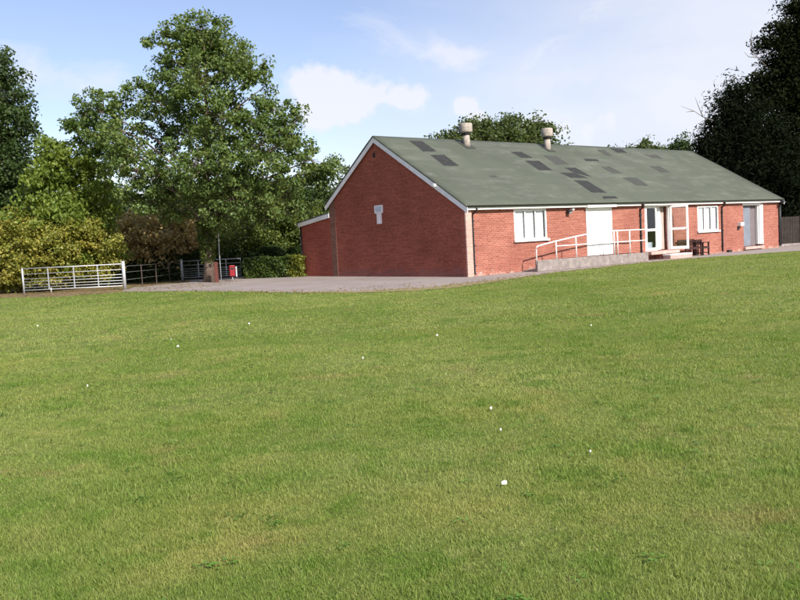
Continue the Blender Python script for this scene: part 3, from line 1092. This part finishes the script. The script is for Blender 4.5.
# ------------------------------------------------------------------ access ramp
RP = thing('access_ramp', 'concrete wheelchair ramp with white tubular handrail along front of the hall', 'ramp', (*hall(3.1, -0.9), 0), TH)
y1 = 0.82
MB().prism([(0.02, 0.012), (0.02, 0.06), (3.4, 0.40), (7.7, 0.40), (7.7, 0.012)], 'y', 0.13, y1).build('slab', CONC, RP)
MB().prism([(0.0, 0.011), (0.0, 0.47), (3.0, 0.46), (7.72, 0.42), (7.72, 0.011)], 'y', 0.0, 0.129).build('kerb_wall', CONC, RP, 0.01)
hr = MB()
yy = 0.065
hr.tube([(0.02, yy, 0.3), (0.02, yy, 0.93), (0.05, yy, 1.02), (0.14, yy, 1.07), (1.25, yy, 1.22), (2.57, yy, 1.37), (3.2, yy, 1.43), (4.2, yy, 1.50), (5.2, yy, 1.53), (7.66, yy, 1.50)], 0.030, 10)
hr.build('handrail', WHITE, RP)
MB().tube([(1.27, yy, 1.01), (3.2, yy, 1.015), (7.66, yy, 1.0)], 0.024, 8).build('mid_rail', WHITE, RP)
for x, zt in ((1.27, 1.21), (2.57, 1.36), (5.24, 1.51), (5.48, 1.51), (6.4, 1.50)):
    MB().tube([(x, yy, 0.44), (x, yy, zt)], 0.028, 8).build('post', WHITE, RP)


# ------------------------------------------------------------------ bench and chair
def bench(name, label, cat, x0, length, y, n_mid, hgt=0.86, seat=0.46):
    t = thing(name, label, cat, (*hall(x0, y), 0.009), TH)
    dd = 0.50
    for x in (0, length - .07):
        MB().box(x, x + .07, 0, .07, 0, .64).build('leg', DWOOD, t, .005)
        MB().box(x, x + .07, dd - .07, dd, 0, hgt).build('leg', DWOOD, t, .005)
        MB().box(x - .005, x + .075, -.03, dd - .071, .641, .68).build('arm', DWOOD, t, .005)
        MB().box(x + .02, x + .05, .071, dd - .071, .10, .15).build('stretcher', DWOOD, t)
    s = MB()
    for k in range(5):
        s.box(.071, length - .071, .0 + k * .085, .07 + k * .085, seat - .03, seat)
    s.box(.071, length - .071, .012, .04, seat - .11, seat - .031)
    s.build('seat', DWOOD, t)
    b = MB()
    b.box(.071, length - .071, dd - .055, dd - .015, hgt - .07, hgt).box(.071, length - .071, dd - .055, dd - .015, seat + .06, seat + .11)
    for k in range(n_mid):
        x = .12 + (length - .30) * k / max(1, n_mid - 1)
        b.box(x, x + .05, dd - .05, dd - .02, seat + .111, hgt - .071)
    b.build('backrest', DWOOD, t)
    return t


bench('garden_bench', 'dark wooden garden bench half hidden behind the open glazed door', 'bench', 14.42, 1.45, -0.62, 11)
bench('garden_chair', 'small dark wooden armchair by the wall below the second window', 'chair', 15.97, 0.60, -0.62, 4, 0.82)


# ------------------------------------------------------------------ gates, fence, bin
def field_gate(name, label, A, B, m, ups, ht=1.2, post=True):
    Lg = math.hypot(B[0] - A[0], B[1] - A[1])
    a = math.atan2(B[1] - A[1], B[0] - A[0])
    t = thing(name, label, 'gate', (A[0], A[1], 0.004), a)
    fr = MB()
    fr.tube([(0, 0, .17 * ht / 1.2), (0, 0, ht), (Lg, 0, ht), (Lg, 0, .17 * ht / 1.2), (0, 0, .17 * ht / 1.2)], 0.028, 8)
    fr.build('frame', m, t)
    for z in (.94, .71, .57, .43, .30):
        MB().tube([(0, 0, z * ht / 1.2), (Lg, 0, z * ht / 1.2)], 0.017, 6).build('bar', m, t)
    for u in ups:
        MB().box(u * Lg - .025, u * Lg + .025, -.012, .012, .16 * ht / 1.2, ht).build('upright', m, t)
    return t, Lg


g, Lg = field_gate('field_gate', 'wide pale galvanised field gate in front of the yellow leaved bush', (-17.95, 38.3), (-12.95, 37.56), GALV, (.26, .52, .76))
MB().tube([(0, 0, 0), (0, 0, 1.24)], 0.045, 10).build('post', GALV, g)
MB().tube([(Lg * .28, -.02, 0), (Lg * .28, -.02, .25)], 0.03, 8).build('drop_foot', GALV, g)
MB().tube([(Lg + .09, 0, 0), (Lg + .09, 0, 1.33)], 0.075, 12).build('post', GALV, g)
g2, L2 = field_gate('field_gate', 'dull grey field gate partly hidden behind the oak trunk', (-12.15, 45.3), (-8.75, 44.6), GALVD, (.27, .5, .75), 1.08)
MB().tube([(-.08, 0, 0), (-.08, 0, 1.2)], 0.07, 10).build('post', GALVD, g2)
MB().tube([(-.3, 0, .95), (0, 0, .95)], 0.02, 6).build('latch', GALVD, g2)

wf = thing('wire_fence', 'thin wire fence on slim posts between the two galvanised gates', 'fence', (-12.8, 37.6, 0.004), math.atan2(45.3 - 37.6, .57))
Lw = math.hypot(.57, 7.7)
for x in (1.9, 3.8, 5.7):
    MB().box(x, x + .04, -.02, .02, 0, 1.1).build('post', BARKD, wf)
for z in (.45, .8, 1.08):
    MB().tube([(0.1, 0, z), (Lw * .5, 0, z - .02), (Lw - .15, 0, z)], 0.003, 5).build('wire', GALVD, wf)

bp = MB().prism([(-.08, -.08), (.08, -.08), (.08, .08), (-.08, .08)], 'z', 0, 1.02).build('wooden_post', RUST, None, .01)
bp.location = (-9.06, 39.9, 0.004)
tag(bp, 'short reddish brown timber post beside the oak trunk', 'post')
tp = MB().tube([(0, 0, 0), (0.0, 0, 1.6), (0.03, 0, 3.1)], [.024, .022, .018], 8).build('thin_pole', GALV, None)
tp.location = (-8.98, 40.5, 0.004)
tag(tp, 'thin pale upright pole behind the brown post at the oak', 'pole')

rb = thing('litter_bin', 'small red litter bin on a stubby post beside the clipped hedge', 'bin', (-8.45, 40.75, 0.008), 0.3)
bm = MB()
bm.prism([(-.13, -.10), (.13, -.10), (.15, .12), (-.15, .12)], 'z', .24, .72)
bm.build('bin_body', RED, rb, .015)
MB().prism([(-.14, -.13), (.14, -.13), (.16, .13), (-.16, .13)], 'z', .721, .79).build('bin_lid', RED, rb, .02)
MB().box(-.09, .09, -.112, -.101, .58, .66).build('slot', BLACK, rb)
MB().tube([(0, .02, 0), (0, .02, .239)], .03, 8).build('bin_post', GALVD, rb)
MB().box(.18, .24, .0, .02, .2, .72).build('side_bar', GALV, rb)

# board fence at the right of the hall
fa, fb = hall(25.7, 0.35), hall(38, -2.0)
fr_ = thing('board_fence', 'panel fence coloured dark for tree shade, running on from the right end of the hall', 'fence', (*fa, 0.0), math.atan2(fb[1] - fa[1], fb[0] - fa[0]))
for k in range(5):
    x = k * 2.0
    p = MB()
    for j in range(15):
        p.box(x + .05 + j * .127, x + .05 + j * .127 + .12, -.012 + .006 * (j % 2), .012 + .006 * (j % 2), .18, 1.78 + rr.uniform(-.01, .01))
    p.build('panel', FWOOD, fr_)
    MB().box(x + .05, x + 1.95, -.03, -.014, .02, .17).build('gravel_board', CONC, fr_)
    MB().box(x - .05, x + .048, -.05, .05, 0, 1.86).build('post', FWOOD, fr_)
MB().box(9.955, 10.05, -.05, .05, 0, 1.86).build('post', FWOOD, fr_)


# ------------------------------------------------------------------ trees
def leaves(C, size, rg, up=0.35, aspect=1.5, outward=None, droop=0.0):
    """one folded rhomb of two triangles per leaf at centres C"""
    n = len(C)
    d = rg.normal(0, 1, (n, 3))
    d[:, 2] -= droop
    d /= np.linalg.norm(d, axis=1)[:, None]
    nr = rg.normal(0, 1, (n, 3))
    nr[:, 2] += up * 3
    if outward is not None:
        nr += outward * 1.1
    u = np.cross(d, nr)
    u /= np.linalg.norm(u, axis=1)[:, None] + 1e-9
    nn = np.cross(u, d)
    s = size * rg.uniform(0.65, 1.3, n)[:, None]
    a = C - d * s * .5 * aspect
    b = C + d * s * .5 * aspect
    c = C + u * s * .5 + nn * s * .12
    e = C - u * s * .5 + nn * s * .12
    V = np.stack([a, c, b, e], 1).reshape(-1, 3)
    i = np.arange(n)[:, None] * 4
    return V, i + np.array([[0, 1, 2, 3]])


def lobe_points(lobes, nclump, rg, edge=0.42):
    vol = np.array([(l[3] * l[4] * l[5]) ** 0.8 for l in lobes])
    idx = rg.choice(len(lobes), nclump, p=vol / vol.sum())
    d = rg.normal(0, 1, (nclump, 3))
    d /= np.linalg.norm(d, axis=1)[:, None]
    r = rg.uniform(0, 1, nclump) ** edge
    r = r * rg.uniform(0.86, 1.12, nclump)
    Lb = np.array(lobes)[idx]
    return Lb[:, :3] + d * r[:, None] * Lb[:, 3:6], d, idx


def tree(name, label, cat, base, lobes, leafm, nclump, per, csize, lsize, bark=BARK, trunk_r=0.2, seed=1, group=None, fork=0.35, twigs=True,
         up=0.35, aspect=1.5, flat=0.7, lean=(0, 0), zmin=0.05, stretch=None, droop=0.0, limb=1.0, minfork=.12):
    """lobes: (x, y, z, rx, ry, rz) in metres relative to the base"""
    rg = np.random.default_rng(seed)
    t = thing(name, label, cat, base, 0, group)
    C, dirs, idx = lobe_points(lobes, nclump, rg)
    keep = C[:, 2] > zmin
    C, dirs, idx = C[keep], dirs[keep], idx[keep]
    cs = csize * rg.uniform(0.55, 1.35, len(C))
    k = np.repeat(np.arange(len(C)), rg.poisson(per, len(C)))
    o = rg.normal(0, 0.5, (len(k), 3))
    o *= np.minimum(1, 0.95 / (np.linalg.norm(o, axis=1)[:, None] + 1e-6))
    o *= cs[k][:, None]
    o[:, 2] *= flat
    if stretch:
        tt = rg.uniform(-1, 1, len(k))
        o += (dirs[k] * np.array([1, 1, .35]) + np.array([0, 0, stretch])) * (tt * cs[k] * .8)[:, None]
    P = C[k] + o
    P = P[P[:, 2] > 0.02]
    kk = rg.normal(0, .15, (len(P), 3))
    V, Q = leaves(P, lsize, rg, up, aspect, kk, droop)
    np_mesh('crown', V, Q, leafm, t)
    # trunk and limbs
    top = max(l[2] for l in lobes) * .96
    bs = Vector((0, 0, -0.05))
    mb = MB()
    axis = [bs]
    rs = [trunk_r * 1.35]
    n = 9
    for i in range(1, n + 1):
        f_ = i / n
        axis.append(Vector((lean[0] * f_ + math.sin(f_ * 5 + seed) * trunk_r * .6 * f_, lean[1] * f_ + math.cos(f_ * 4 + seed) * trunk_r * .5 * f_, top * f_)))
        rs.append(trunk_r * ((1 - f_) ** 0.8 * .92 + .05))
    mb.tube(axis, rs, 10)
    # each lobe gets one limb
    limbs = {}
    for li, l in enumerate(lobes):
        c = Vector(l[:3])
        hfork = max(top * minfork, min(top * .9, c.z - math.hypot(c.x, c.y) * fork - l[5] * .3))
        f_ = min(.97, hfork / top)
        i = f_ * n
        a = axis[int(i)].lerp(axis[min(n, int(i) + 1)], i - int(i))
        mid = a.lerp(c, .5) + Vector((0, 0, (c - a).length * .08))
        r0 = min(rs[int(i)] * .62, trunk_r * .5) * limb
        pts = [a, a.lerp(mid, .5) + Vector((rg.normal(0, .06), rg.normal(0, .06), 0)), mid, mid.lerp(c, .55), c]
        mb.tube(pts, [r0, r0 * .8, r0 * .6, r0 * .42, r0 * .25], 7)
        limbs[li] = pts
    if twigs:
        for c, li in list(zip(C, idx))[::twigs if isinstance(twigs, int) else 1]:
            c = Vector(c)
            pts = limbs[int(li)]
            q = min(pts[1:], key=lambda p: (p - c).length)
            m = q.lerp(c, .5) + Vector((rg.normal(0, .12), rg.normal(0, .12), rg.normal(0.08, .1)))
            mb.tube([q, m, c], [trunk_r * .07, trunk_r * .045, trunk_r * .02], 4, cap=False)
    mb.build('trunk', bark, t)
    return t


def px_lobes(Ls, Y, ry):
    out = []
    for px, py, rx, rz in Ls:
        d = pix_dir(px, py)
        P = Vector((0, 0, 1.6)) + d * (Y / d.y)
        out.append((P.x, P.y, P.z, rx * Y / 800, ry * rx * Y / 800, rz * Y / 800))
    return out


def rel6(Ls, b):
    return [(l[0] - b[0], l[1] - b[1], l[2], l[3], l[4], l[5]) for l in Ls]


def rel(lobes, base, ry=None):
    return [(x - base[0], y - base[1], z - base[2], rx, (ry or rx) if ry != 0 else rx, rz) for (x, y, z, rx, rz) in lobes]


OAK = [(185, 42, 30, 22, 0), (215, 42, 24, 24, 1), (165, 60, 20, 26, 0), (238, 68, 26, 26, -1), (252, 78, 16, 18, .5), (200, 80, 40, 30, -1), (150, 98, 36, 26, 1),
       (104, 112, 28, 24, 0), (88, 130, 22, 16, 1), (120, 140, 38, 24, -1), (175, 130, 44, 34, 1.5), (225, 118, 44, 36, -1), (272, 110, 26, 26, 0), (290, 138, 28, 28, .5),
       (310, 160, 24, 22, 0), (318, 182, 16, 18, .5), (262, 155, 44, 36, -1), (205, 170, 50, 36, -2), (140, 172, 36, 26, -1), (165, 198, 40, 26, 0), (230, 200, 48, 32, -1),
       (285, 196, 32, 26, .5), (258, 218, 26, 16, 0), (208, 224, 17, 16, -.3), (180, 214, 24, 10, 1), (196, 22, 9, 9, 0), (150, 42, 8, 10, 0), (268, 84, 8, 10, 0), (203, 36, 30, 18, 0), (222, 24, 12, 10, -.5), (178, 30, 12, 10, .5), (205, 55, 34, 24, .8), (74, 128, 12, 9, 0), (84, 112, 10, 9, 0), (326, 168, 12, 12, 0), (246, 50, 9, 9, 0), (300, 118, 10, 10, 0), (262, 66, 10, 10, 0), (112, 150, 26, 20, 0)]
OAK = [(*l[:5], l[5]) for l in [px_lobes([o[:4]], 41 + o[4], 1.15)[0] for o in OAK]]
b = (-9.69, 41.0, 0.0)
oak = tree('oak_tree', 'tall broad oak standing alone between the field gates and the hall', 'tree', b, rel6(OAK, b), LOAK, 1080, 76, 0.41, 0.105,
           trunk_r=0.24, seed=4, fork=0.75, lean=(0.5, 0), flat=0.75, limb=.75, minfork=.24)
# ivy on the trunk
rg = np.random.default_rng(8)
n = 1500
z = rg.uniform(0, 1, n) ** 1.6
ang_ = rg.uniform(0, 6.28, n)
zz = 0.9 + 2.2 * rg.uniform(0, 1, n) ** .6
P = np.stack([np.cos(ang_) * (.27 + rg.uniform(0, .16, n) * zz * .5), np.sin(ang_) * (.27 + rg.uniform(0, .16, n) * zz * .5), zz], 1)
V, Q = leaves(P, 0.11, rg, .2)
np_mesh('ivy', V, Q, LSHR, oak)

DARKL = [(-23.87, 50.0, 11.5, 2.0, 2.81), (-23.65, 50.0, 8.45, 2.25, 3.12), (-24.33, 50.0, 5.11, 2.38, 2.81), (-26.49, 50.0, 9.82, 2.5, 5.0), (-23.52, 50.0, 13.41, 0.75, 1.12), (-22.82, 50.0, 5.95, 1.38, 2.81), (-24.5, 50, 2.5, 3, 2.2)]
b = (-24.6, 50.2, 0.0)
tree('dark_tree', 'tall dark green tree cut by the left edge of the photo', 'tree', b, rel(DARKL, b), LDARK, 900, 60, 0.6, 0.13, BARKD, 0.3, 12, fork=.3)
ASH = [(-17.62, 44.0, 5.57, 2.09, 2.31), (-16.39, 44.0, 3.88, 1.32, 1.87), (-18.61, 44.0, 6.7, 1.1, 1.43), (-18.34, 44.0, 3.44, 2.75, 1.65), (-17.66, 44.0, 1.76, 2.48, 1.65)]
b = (-16.6, 42.0, 0.0)
tree('young_tree', 'light green young tree rising behind the yellow leaved bush', 'tree', b, rel6(px_lobes([(70, 185, 38, 42), (95, 215, 24, 34), (50, 160, 18, 24), (60, 225, 50, 30), (75, 255, 45, 30), (88, 170, 14, 18), (40, 195, 20, 30)], 42, 1), b), LASH, 620, 60, 0.5, 0.11, BARKD, 0.14, 22, fork=.3, droop=.6, aspect=2.0)
YEL = [(-19.19, 41.0, 2.66, 2.05, 1.54), (-16.97, 40.5, 2.29, 2.05, 1.44), (-15.39, 41.0, 2.3, 1.44, 1.23), (-19.55, 40.4, 1.17, 1.44, 1.13), (-17.8, 41.0, 1.05, 2.05, 1.23), (-15.68, 41.5, 1.02, 1.23, 1.02), (-20.8, 41, 1.6, 1.8, 1.6)]
b = (-17.6, 41.0, 0.0)
tree('yellow_bush', 'bushy shrub with yellow autumn leaves behind the wide field gate', 'bush', b, rel(YEL, b), LYEL, 640, 85, 0.42, 0.10, BARKD, 0.12, 31, fork=.2)
BRN = [(-14.4, 47.0, 2.9, 2.0, 1.3), (-12.35, 47.0, 3.0, 1.65, 1.2), (-15.6, 47.0, 2.5, 1.5, 1.3), (-13.9, 47.0, 2.0, 2.8, 1.2)]
b = (-13.9, 47.1, 0.0)
tree('brown_bush', 'rounded russet brown bush left of the oak trunk', 'bush', b, rel(BRN, b), LBRN, 420, 55, 0.6, 0.12, BARKD, 0.12, 41, fork=.2)
SHR = [(-7.2, 49.0, 3.2, 2.0, 2.2), (-8.84, 49.0, 2.0, 2.3, 1.8), (-6.04, 49.0, 1.9, 1.7, 1.88), (-5.2, 49.5, 2.8, 1.2, 1.8)]
b = (-7.1, 49.1, 0.0)
tree('hawthorn_bush', 'loose green bush with yellowing leaves above the clipped hedge', 'bush', b, rel(SHR, b), LSHR, 460, 52, 0.6, 0.13, BARKD, 0.12, 51, fork=.2)
GB = [(-3.98, 62.0, 6.09, 1.01, 1.86), (-4.42, 62.0, 3.81, 1.7, 2.33), (-3.57, 62.0, 2.62, 2.33, 3.1)]
b = (-3.9, 62.0, 0.0)
tree('slim_tree', 'slim distant tree peeping up just left of the brick gable', 'tree', b, rel(GB, b), LBACK, 260, 45, 0.7, 0.16, BARKD, 0.15, 61)
BR = [(10.49, 78.0, 11.0, 3.41, 1.95), (5.65, 78.0, 10.9, 2.14, 0.88), (14.33, 78.0, 10.9, 2.14, 1.3), (8.09, 78.0, 11.4, 1.95, 1.27), (11.3, 78.0, 12.4, 1.3, 1.3), (7.3, 78.0, 11.7, .8, 1.2), (14.0, 78, 12.0, .7, 1.0), (10.36, 78.0, 8.83, 5.85, 2.92), (10, 78, 5, 5, 3)]
b = (10.2, 78.0, 0.0)
tree('oak_tree', 'distant spreading tree whose top shows behind the two roof vents', 'tree', b, rel(BR, b), LBACK, 1000, 42, 0.9, 0.2, BARKD, 0.35, 71)

# dark trees and thicket behind the gates
protoL = [(0, 0, 4.6, 2.2, 2.2, 1.7), (1.5, .3, 3.2, 1.9, 1.9, 1.8), (-1.6, -.2, 3.3, 1.9, 1.9, 1.7), (0, .2, 1.8, 3.0, 2.2, 1.8), (.5, -.4, 5.5, 1.2, 1.2, 1.2)]
proto = tree('woodland_tree', 'dark round topped tree behind the russet bush', 'tree', (-15.5, 57.0, 0), protoL, LDARK, 420, 60, 0.75, 0.17, BARKD, 0.2, 81,
             group='dark trees at the back of the field')
for x, y, s_, rz, lb in ((-11.4, 58.5, 1.05, 1.9, 'dark woodland tree seen between the russet bush and the oak trunk'),
                         (-7.6, 57.0, .98, 3.4, 'dark woodland tree right behind the oak trunk and loose green bush'),
                         (-4.9, 55.5, .82, 5.1, 'dark woodland tree between the loose green bush and the lean-to'),
                         (-19.8, 56.0, 1.0, 2.6, 'dark woodland tree behind the light green young tree')):
    c = proto.copy()
    COL.objects.link(c)
    c['label'] = lb
    c.location = (x, y, 0)
    c.rotation_euler = (0, 0, rz)
    c.scale = (s_, s_, s_)
    for ch in proto.children:
        d = ch.copy()
        COL.objects.link(d)
        d.parent = c


def hedge(name, label, A, B, dep, ht, m, nl, ls, seed, wave=.04, top_round=.1, split=None):
    t = thing(name, label, 'hedge', (A[0], A[1], 0), math.atan2(B[1] - A[1], B[0] - A[0]))
    Lh = math.hypot(B[0] - A[0], B[1] - A[1])
    rg = np.random.default_rng(seed)
    u = rg.uniform(0, 1, (nl, 3))
    P = np.stack([u[:, 0] * Lh, (u[:, 1] - .5) * dep, u[:, 2] * ht], 1)
    # push most leaves out to the clipped faces
    face = rg.integers(0, 4, nl)
    e = np.abs(rg.normal(0, .07, nl))
    P[:, 1] = np.where(face == 0, -dep / 2 + e, np.where(face == 1, dep / 2 - e, P[:, 1]))
    P[:, 2] = np.where(face == 2, ht - e, P[:, 2])
    lump = np.sin(P[:, 0] * 3.1 + seed) * wave + np.sin(P[:, 0] * 7.3) * wave * .5
    P[:, 2] *= 1 + lump
    P[:, 1] *= 1 + .12 * np.sin(P[:, 0] * 4.7 + P[:, 2] * 5)
    P[:, 2] += np.where(rg.uniform(0, 1, nl) < .03, rg.uniform(0, .14, nl), 0)
    P[:, 2] = np.maximum(P[:, 2], .03)
    if split is None:
        V, Q = leaves(P, ls, rg, .2)
        np_mesh('foliage', V, Q, m, t)
    else:
        s_ = P[:, 0] + rg.normal(0, .12, nl) < split * Lh
        V, Q = leaves(P[s_], ls, rg, .2)
        np_mesh('foliage', V, Q, m, t)
        V, Q = leaves(P[~s_], ls, rg, .2)
        np_mesh('yellow_foliage', V, Q, LHEDGEY, t)
    st = MB()
    for k in range(int(Lh / .5)):
        x = .25 + k * .5
        st.tube([(x, 0, -.03), (x + rg.normal(0, .05), rg.normal(0, .05), ht * .6)], [.025, .012], 5)
    st.build('stem', BARKD, t)
    return t


hedge('clipped_hedge', 'low clipped green hedge with yellowing right end beside the lean-to', (-8.1, 43.3), (-4.75, 41.6), .8, 1.08, LHEDGE, 9500, .085, 5, split=.78)
hedge('field_hedge', 'overgrown dark hedge behind the wire fence and second gate', (-22, 46.0), (-9.8, 46.9), 1.2, 1.5, LDARK, 16000, .14, 6, wave=.10)
hedge('field_hedge', 'dark shaded hedge behind the low clipped hedge and the red bin', (-9.6, 47.0), (-3.6, 45.9), 1.2, 1.5, LDARK, 9000, .12, 7, wave=.12)

# conifers on the right
LEY = [(712, 155, 16, 38), (735, 125, 14, 34), (752, 155, 35, 45), (738, 98, 7, 16), (724, 108, 6, 16), (752, 112, 9, 14), (760, 190, 45, 50), (720, 190, 30, 45), (770, 225, 35, 40), (706, 150, 8, 24), (712, 115, 7, 14)]
TALL = [(794, 34, 18, 20), (780, 58, 18, 12), (790, 92, 34, 24), (812, 140, 44, 50), (826, 60, 44, 70), (800, 205, 50, 50), (802, 10, 14, 14), (765, 46, 10, 7), (812, 240, 40, 30), (762, 78, 12, 8), (780, 28, 8, 6), (752, 92, 8, 8)]


b = (22.9, 54.0, 0.0)
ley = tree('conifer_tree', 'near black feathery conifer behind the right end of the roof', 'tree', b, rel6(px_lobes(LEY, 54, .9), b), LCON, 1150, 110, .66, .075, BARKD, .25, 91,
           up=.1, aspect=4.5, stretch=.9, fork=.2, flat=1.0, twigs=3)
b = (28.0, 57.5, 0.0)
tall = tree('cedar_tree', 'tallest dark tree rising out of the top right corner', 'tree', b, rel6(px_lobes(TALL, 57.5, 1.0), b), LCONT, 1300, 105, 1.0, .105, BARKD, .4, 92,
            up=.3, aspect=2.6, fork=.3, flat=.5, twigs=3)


def bare(parent, pts, r):
    o = Vector(parent.location)
    for k, p in enumerate(pts):
        mb = MB()
        w_ = []
        for px, py, Y in p:
            d = pix_dir(px, py)
            w_.append(Vector((0, 0, 1.6)) + d * (Y / d.y) - o)
        mb.tube(w_, [r * (1 - .8 * i / (len(w_) - 1)) for i in range(len(w_))], 5)
        mb.build('bare_branch', BARE, parent)


bare(ley, [[(716, 122, 53.5), (703, 117, 53), (694, 111, 53), (681, 106, 53)], [(703, 117, 53), (698, 105, 53), (695, 97, 53)], [(694, 111, 53), (686, 112, 53)], [(738, 88, 54), (734, 80, 54), (733, 74, 54)]], .035)
bare(tall, [[(766, 66, 57), (757, 57, 56.8), (750, 47, 56.8), (747, 42, 56.8)], [(757, 57, 56.8), (749, 57, 56.8), (744, 52, 56.8)], [(752, 50, 56.8), (751, 38, 56.8), (752, 30, 56.8)]], .04)

for name, label, Ls, Y, s_ in (('small_conifer', 'little dark conifer tip just left of the black conifer, above the ridge', [(682, 146, 6, 12), (676, 152, 9, 9), (688, 152, 9, 10), (682, 175, 14, 22)], 88, 93),
                               ('distant_tree', 'tiny hazy treetop above the ridge left of the little conifer tip', [(645, 147, 7, 6), (655, 151, 8, 6), (636, 150, 6, 4), (648, 170, 12, 20)], 92, 94),
                               ('distant_tree', 'faint low treetop above the ridge right of the second roof vent', [(628, 151, 6, 4), (615, 153, 8, 4), (622, 172, 12, 18)], 92, 95)):
    LL = px_lobes(Ls, Y, 1)
    b = (LL[-1][0], LL[-1][1], 0)
    tree(name, label, 'tree', b, rel6(LL, b), LBACK if name == 'distant_tree' else LDARK, 170, 34, .6, .17, BARKD, .12, s_, aspect=2.0, stretch=.4, twigs=4)

# ------------------------------------------------------------------ litter on the lawn
where = [((.60, 4.99), .030, 'largest white scrap of litter on the near lawn right of centre'),
         ((.78, 7.23), .022, 'white scrap on the lawn some way beyond the largest scrap'),
         ((.57, 12.98), .028, 'white speck on the lawn below the pale near corner of the hall'),
         ((-8.69, 19.09), .04, 'white speck far left on the lawn below the wide gate'),
         ((-4.2, 14.49), .022, 'smaller of two white specks close together on the left lawn'),
         ((-3.77, 13.37), .032, 'brighter of two white specks close together on the left lawn'),
         ((-3.2, 16.76), .035, 'white speck on the lawn below the lean-to and hedge'),
         ((-.55, 10.85), .026, 'white speck on the lawn straight below the middle of the gable'),
         ((-3.89, 9.74), .022, 'white speck at the left of the middle lawn'),
         ((.76, 6.40), .015, 'tiny pale speck between the two white scraps near centre'),
         ((3.15, 13.22), .022, 'white speck on the lawn below the white door'),
         ((1.30, 5.62), .013, 'tiny white speck at the right of the near lawn')]
for k, ((x, y), r, lb) in enumerate(where):
    q = random.Random(k)
    vs = []
    n = 9
    for i in range(n):
        a = 6.283 * i / n
        rr_ = r * .62 * q.uniform(.5, 1.15)
        vs.append((math.cos(a) * rr_, math.sin(a) * rr_ * .7, q.uniform(.0, r * .5)))
    vs.append((0, 0, r * .55))
    low_ = [(v[0] * .8, v[1] * .8, -.01) for v in vs[:n]]
    fs = [(i, (i + 1) % n, n) for i in range(n)] + [(i, n + 1 + i, n + 1 + (i + 1) % n, (i + 1) % n) for i in range(n)]
    o = MB().add(vs + low_, fs).build('litter_scrap', PAPER)
    o.location = (x, y, .030)
    tag(o, lb, 'litter', 'white scraps scattered over the lawn')
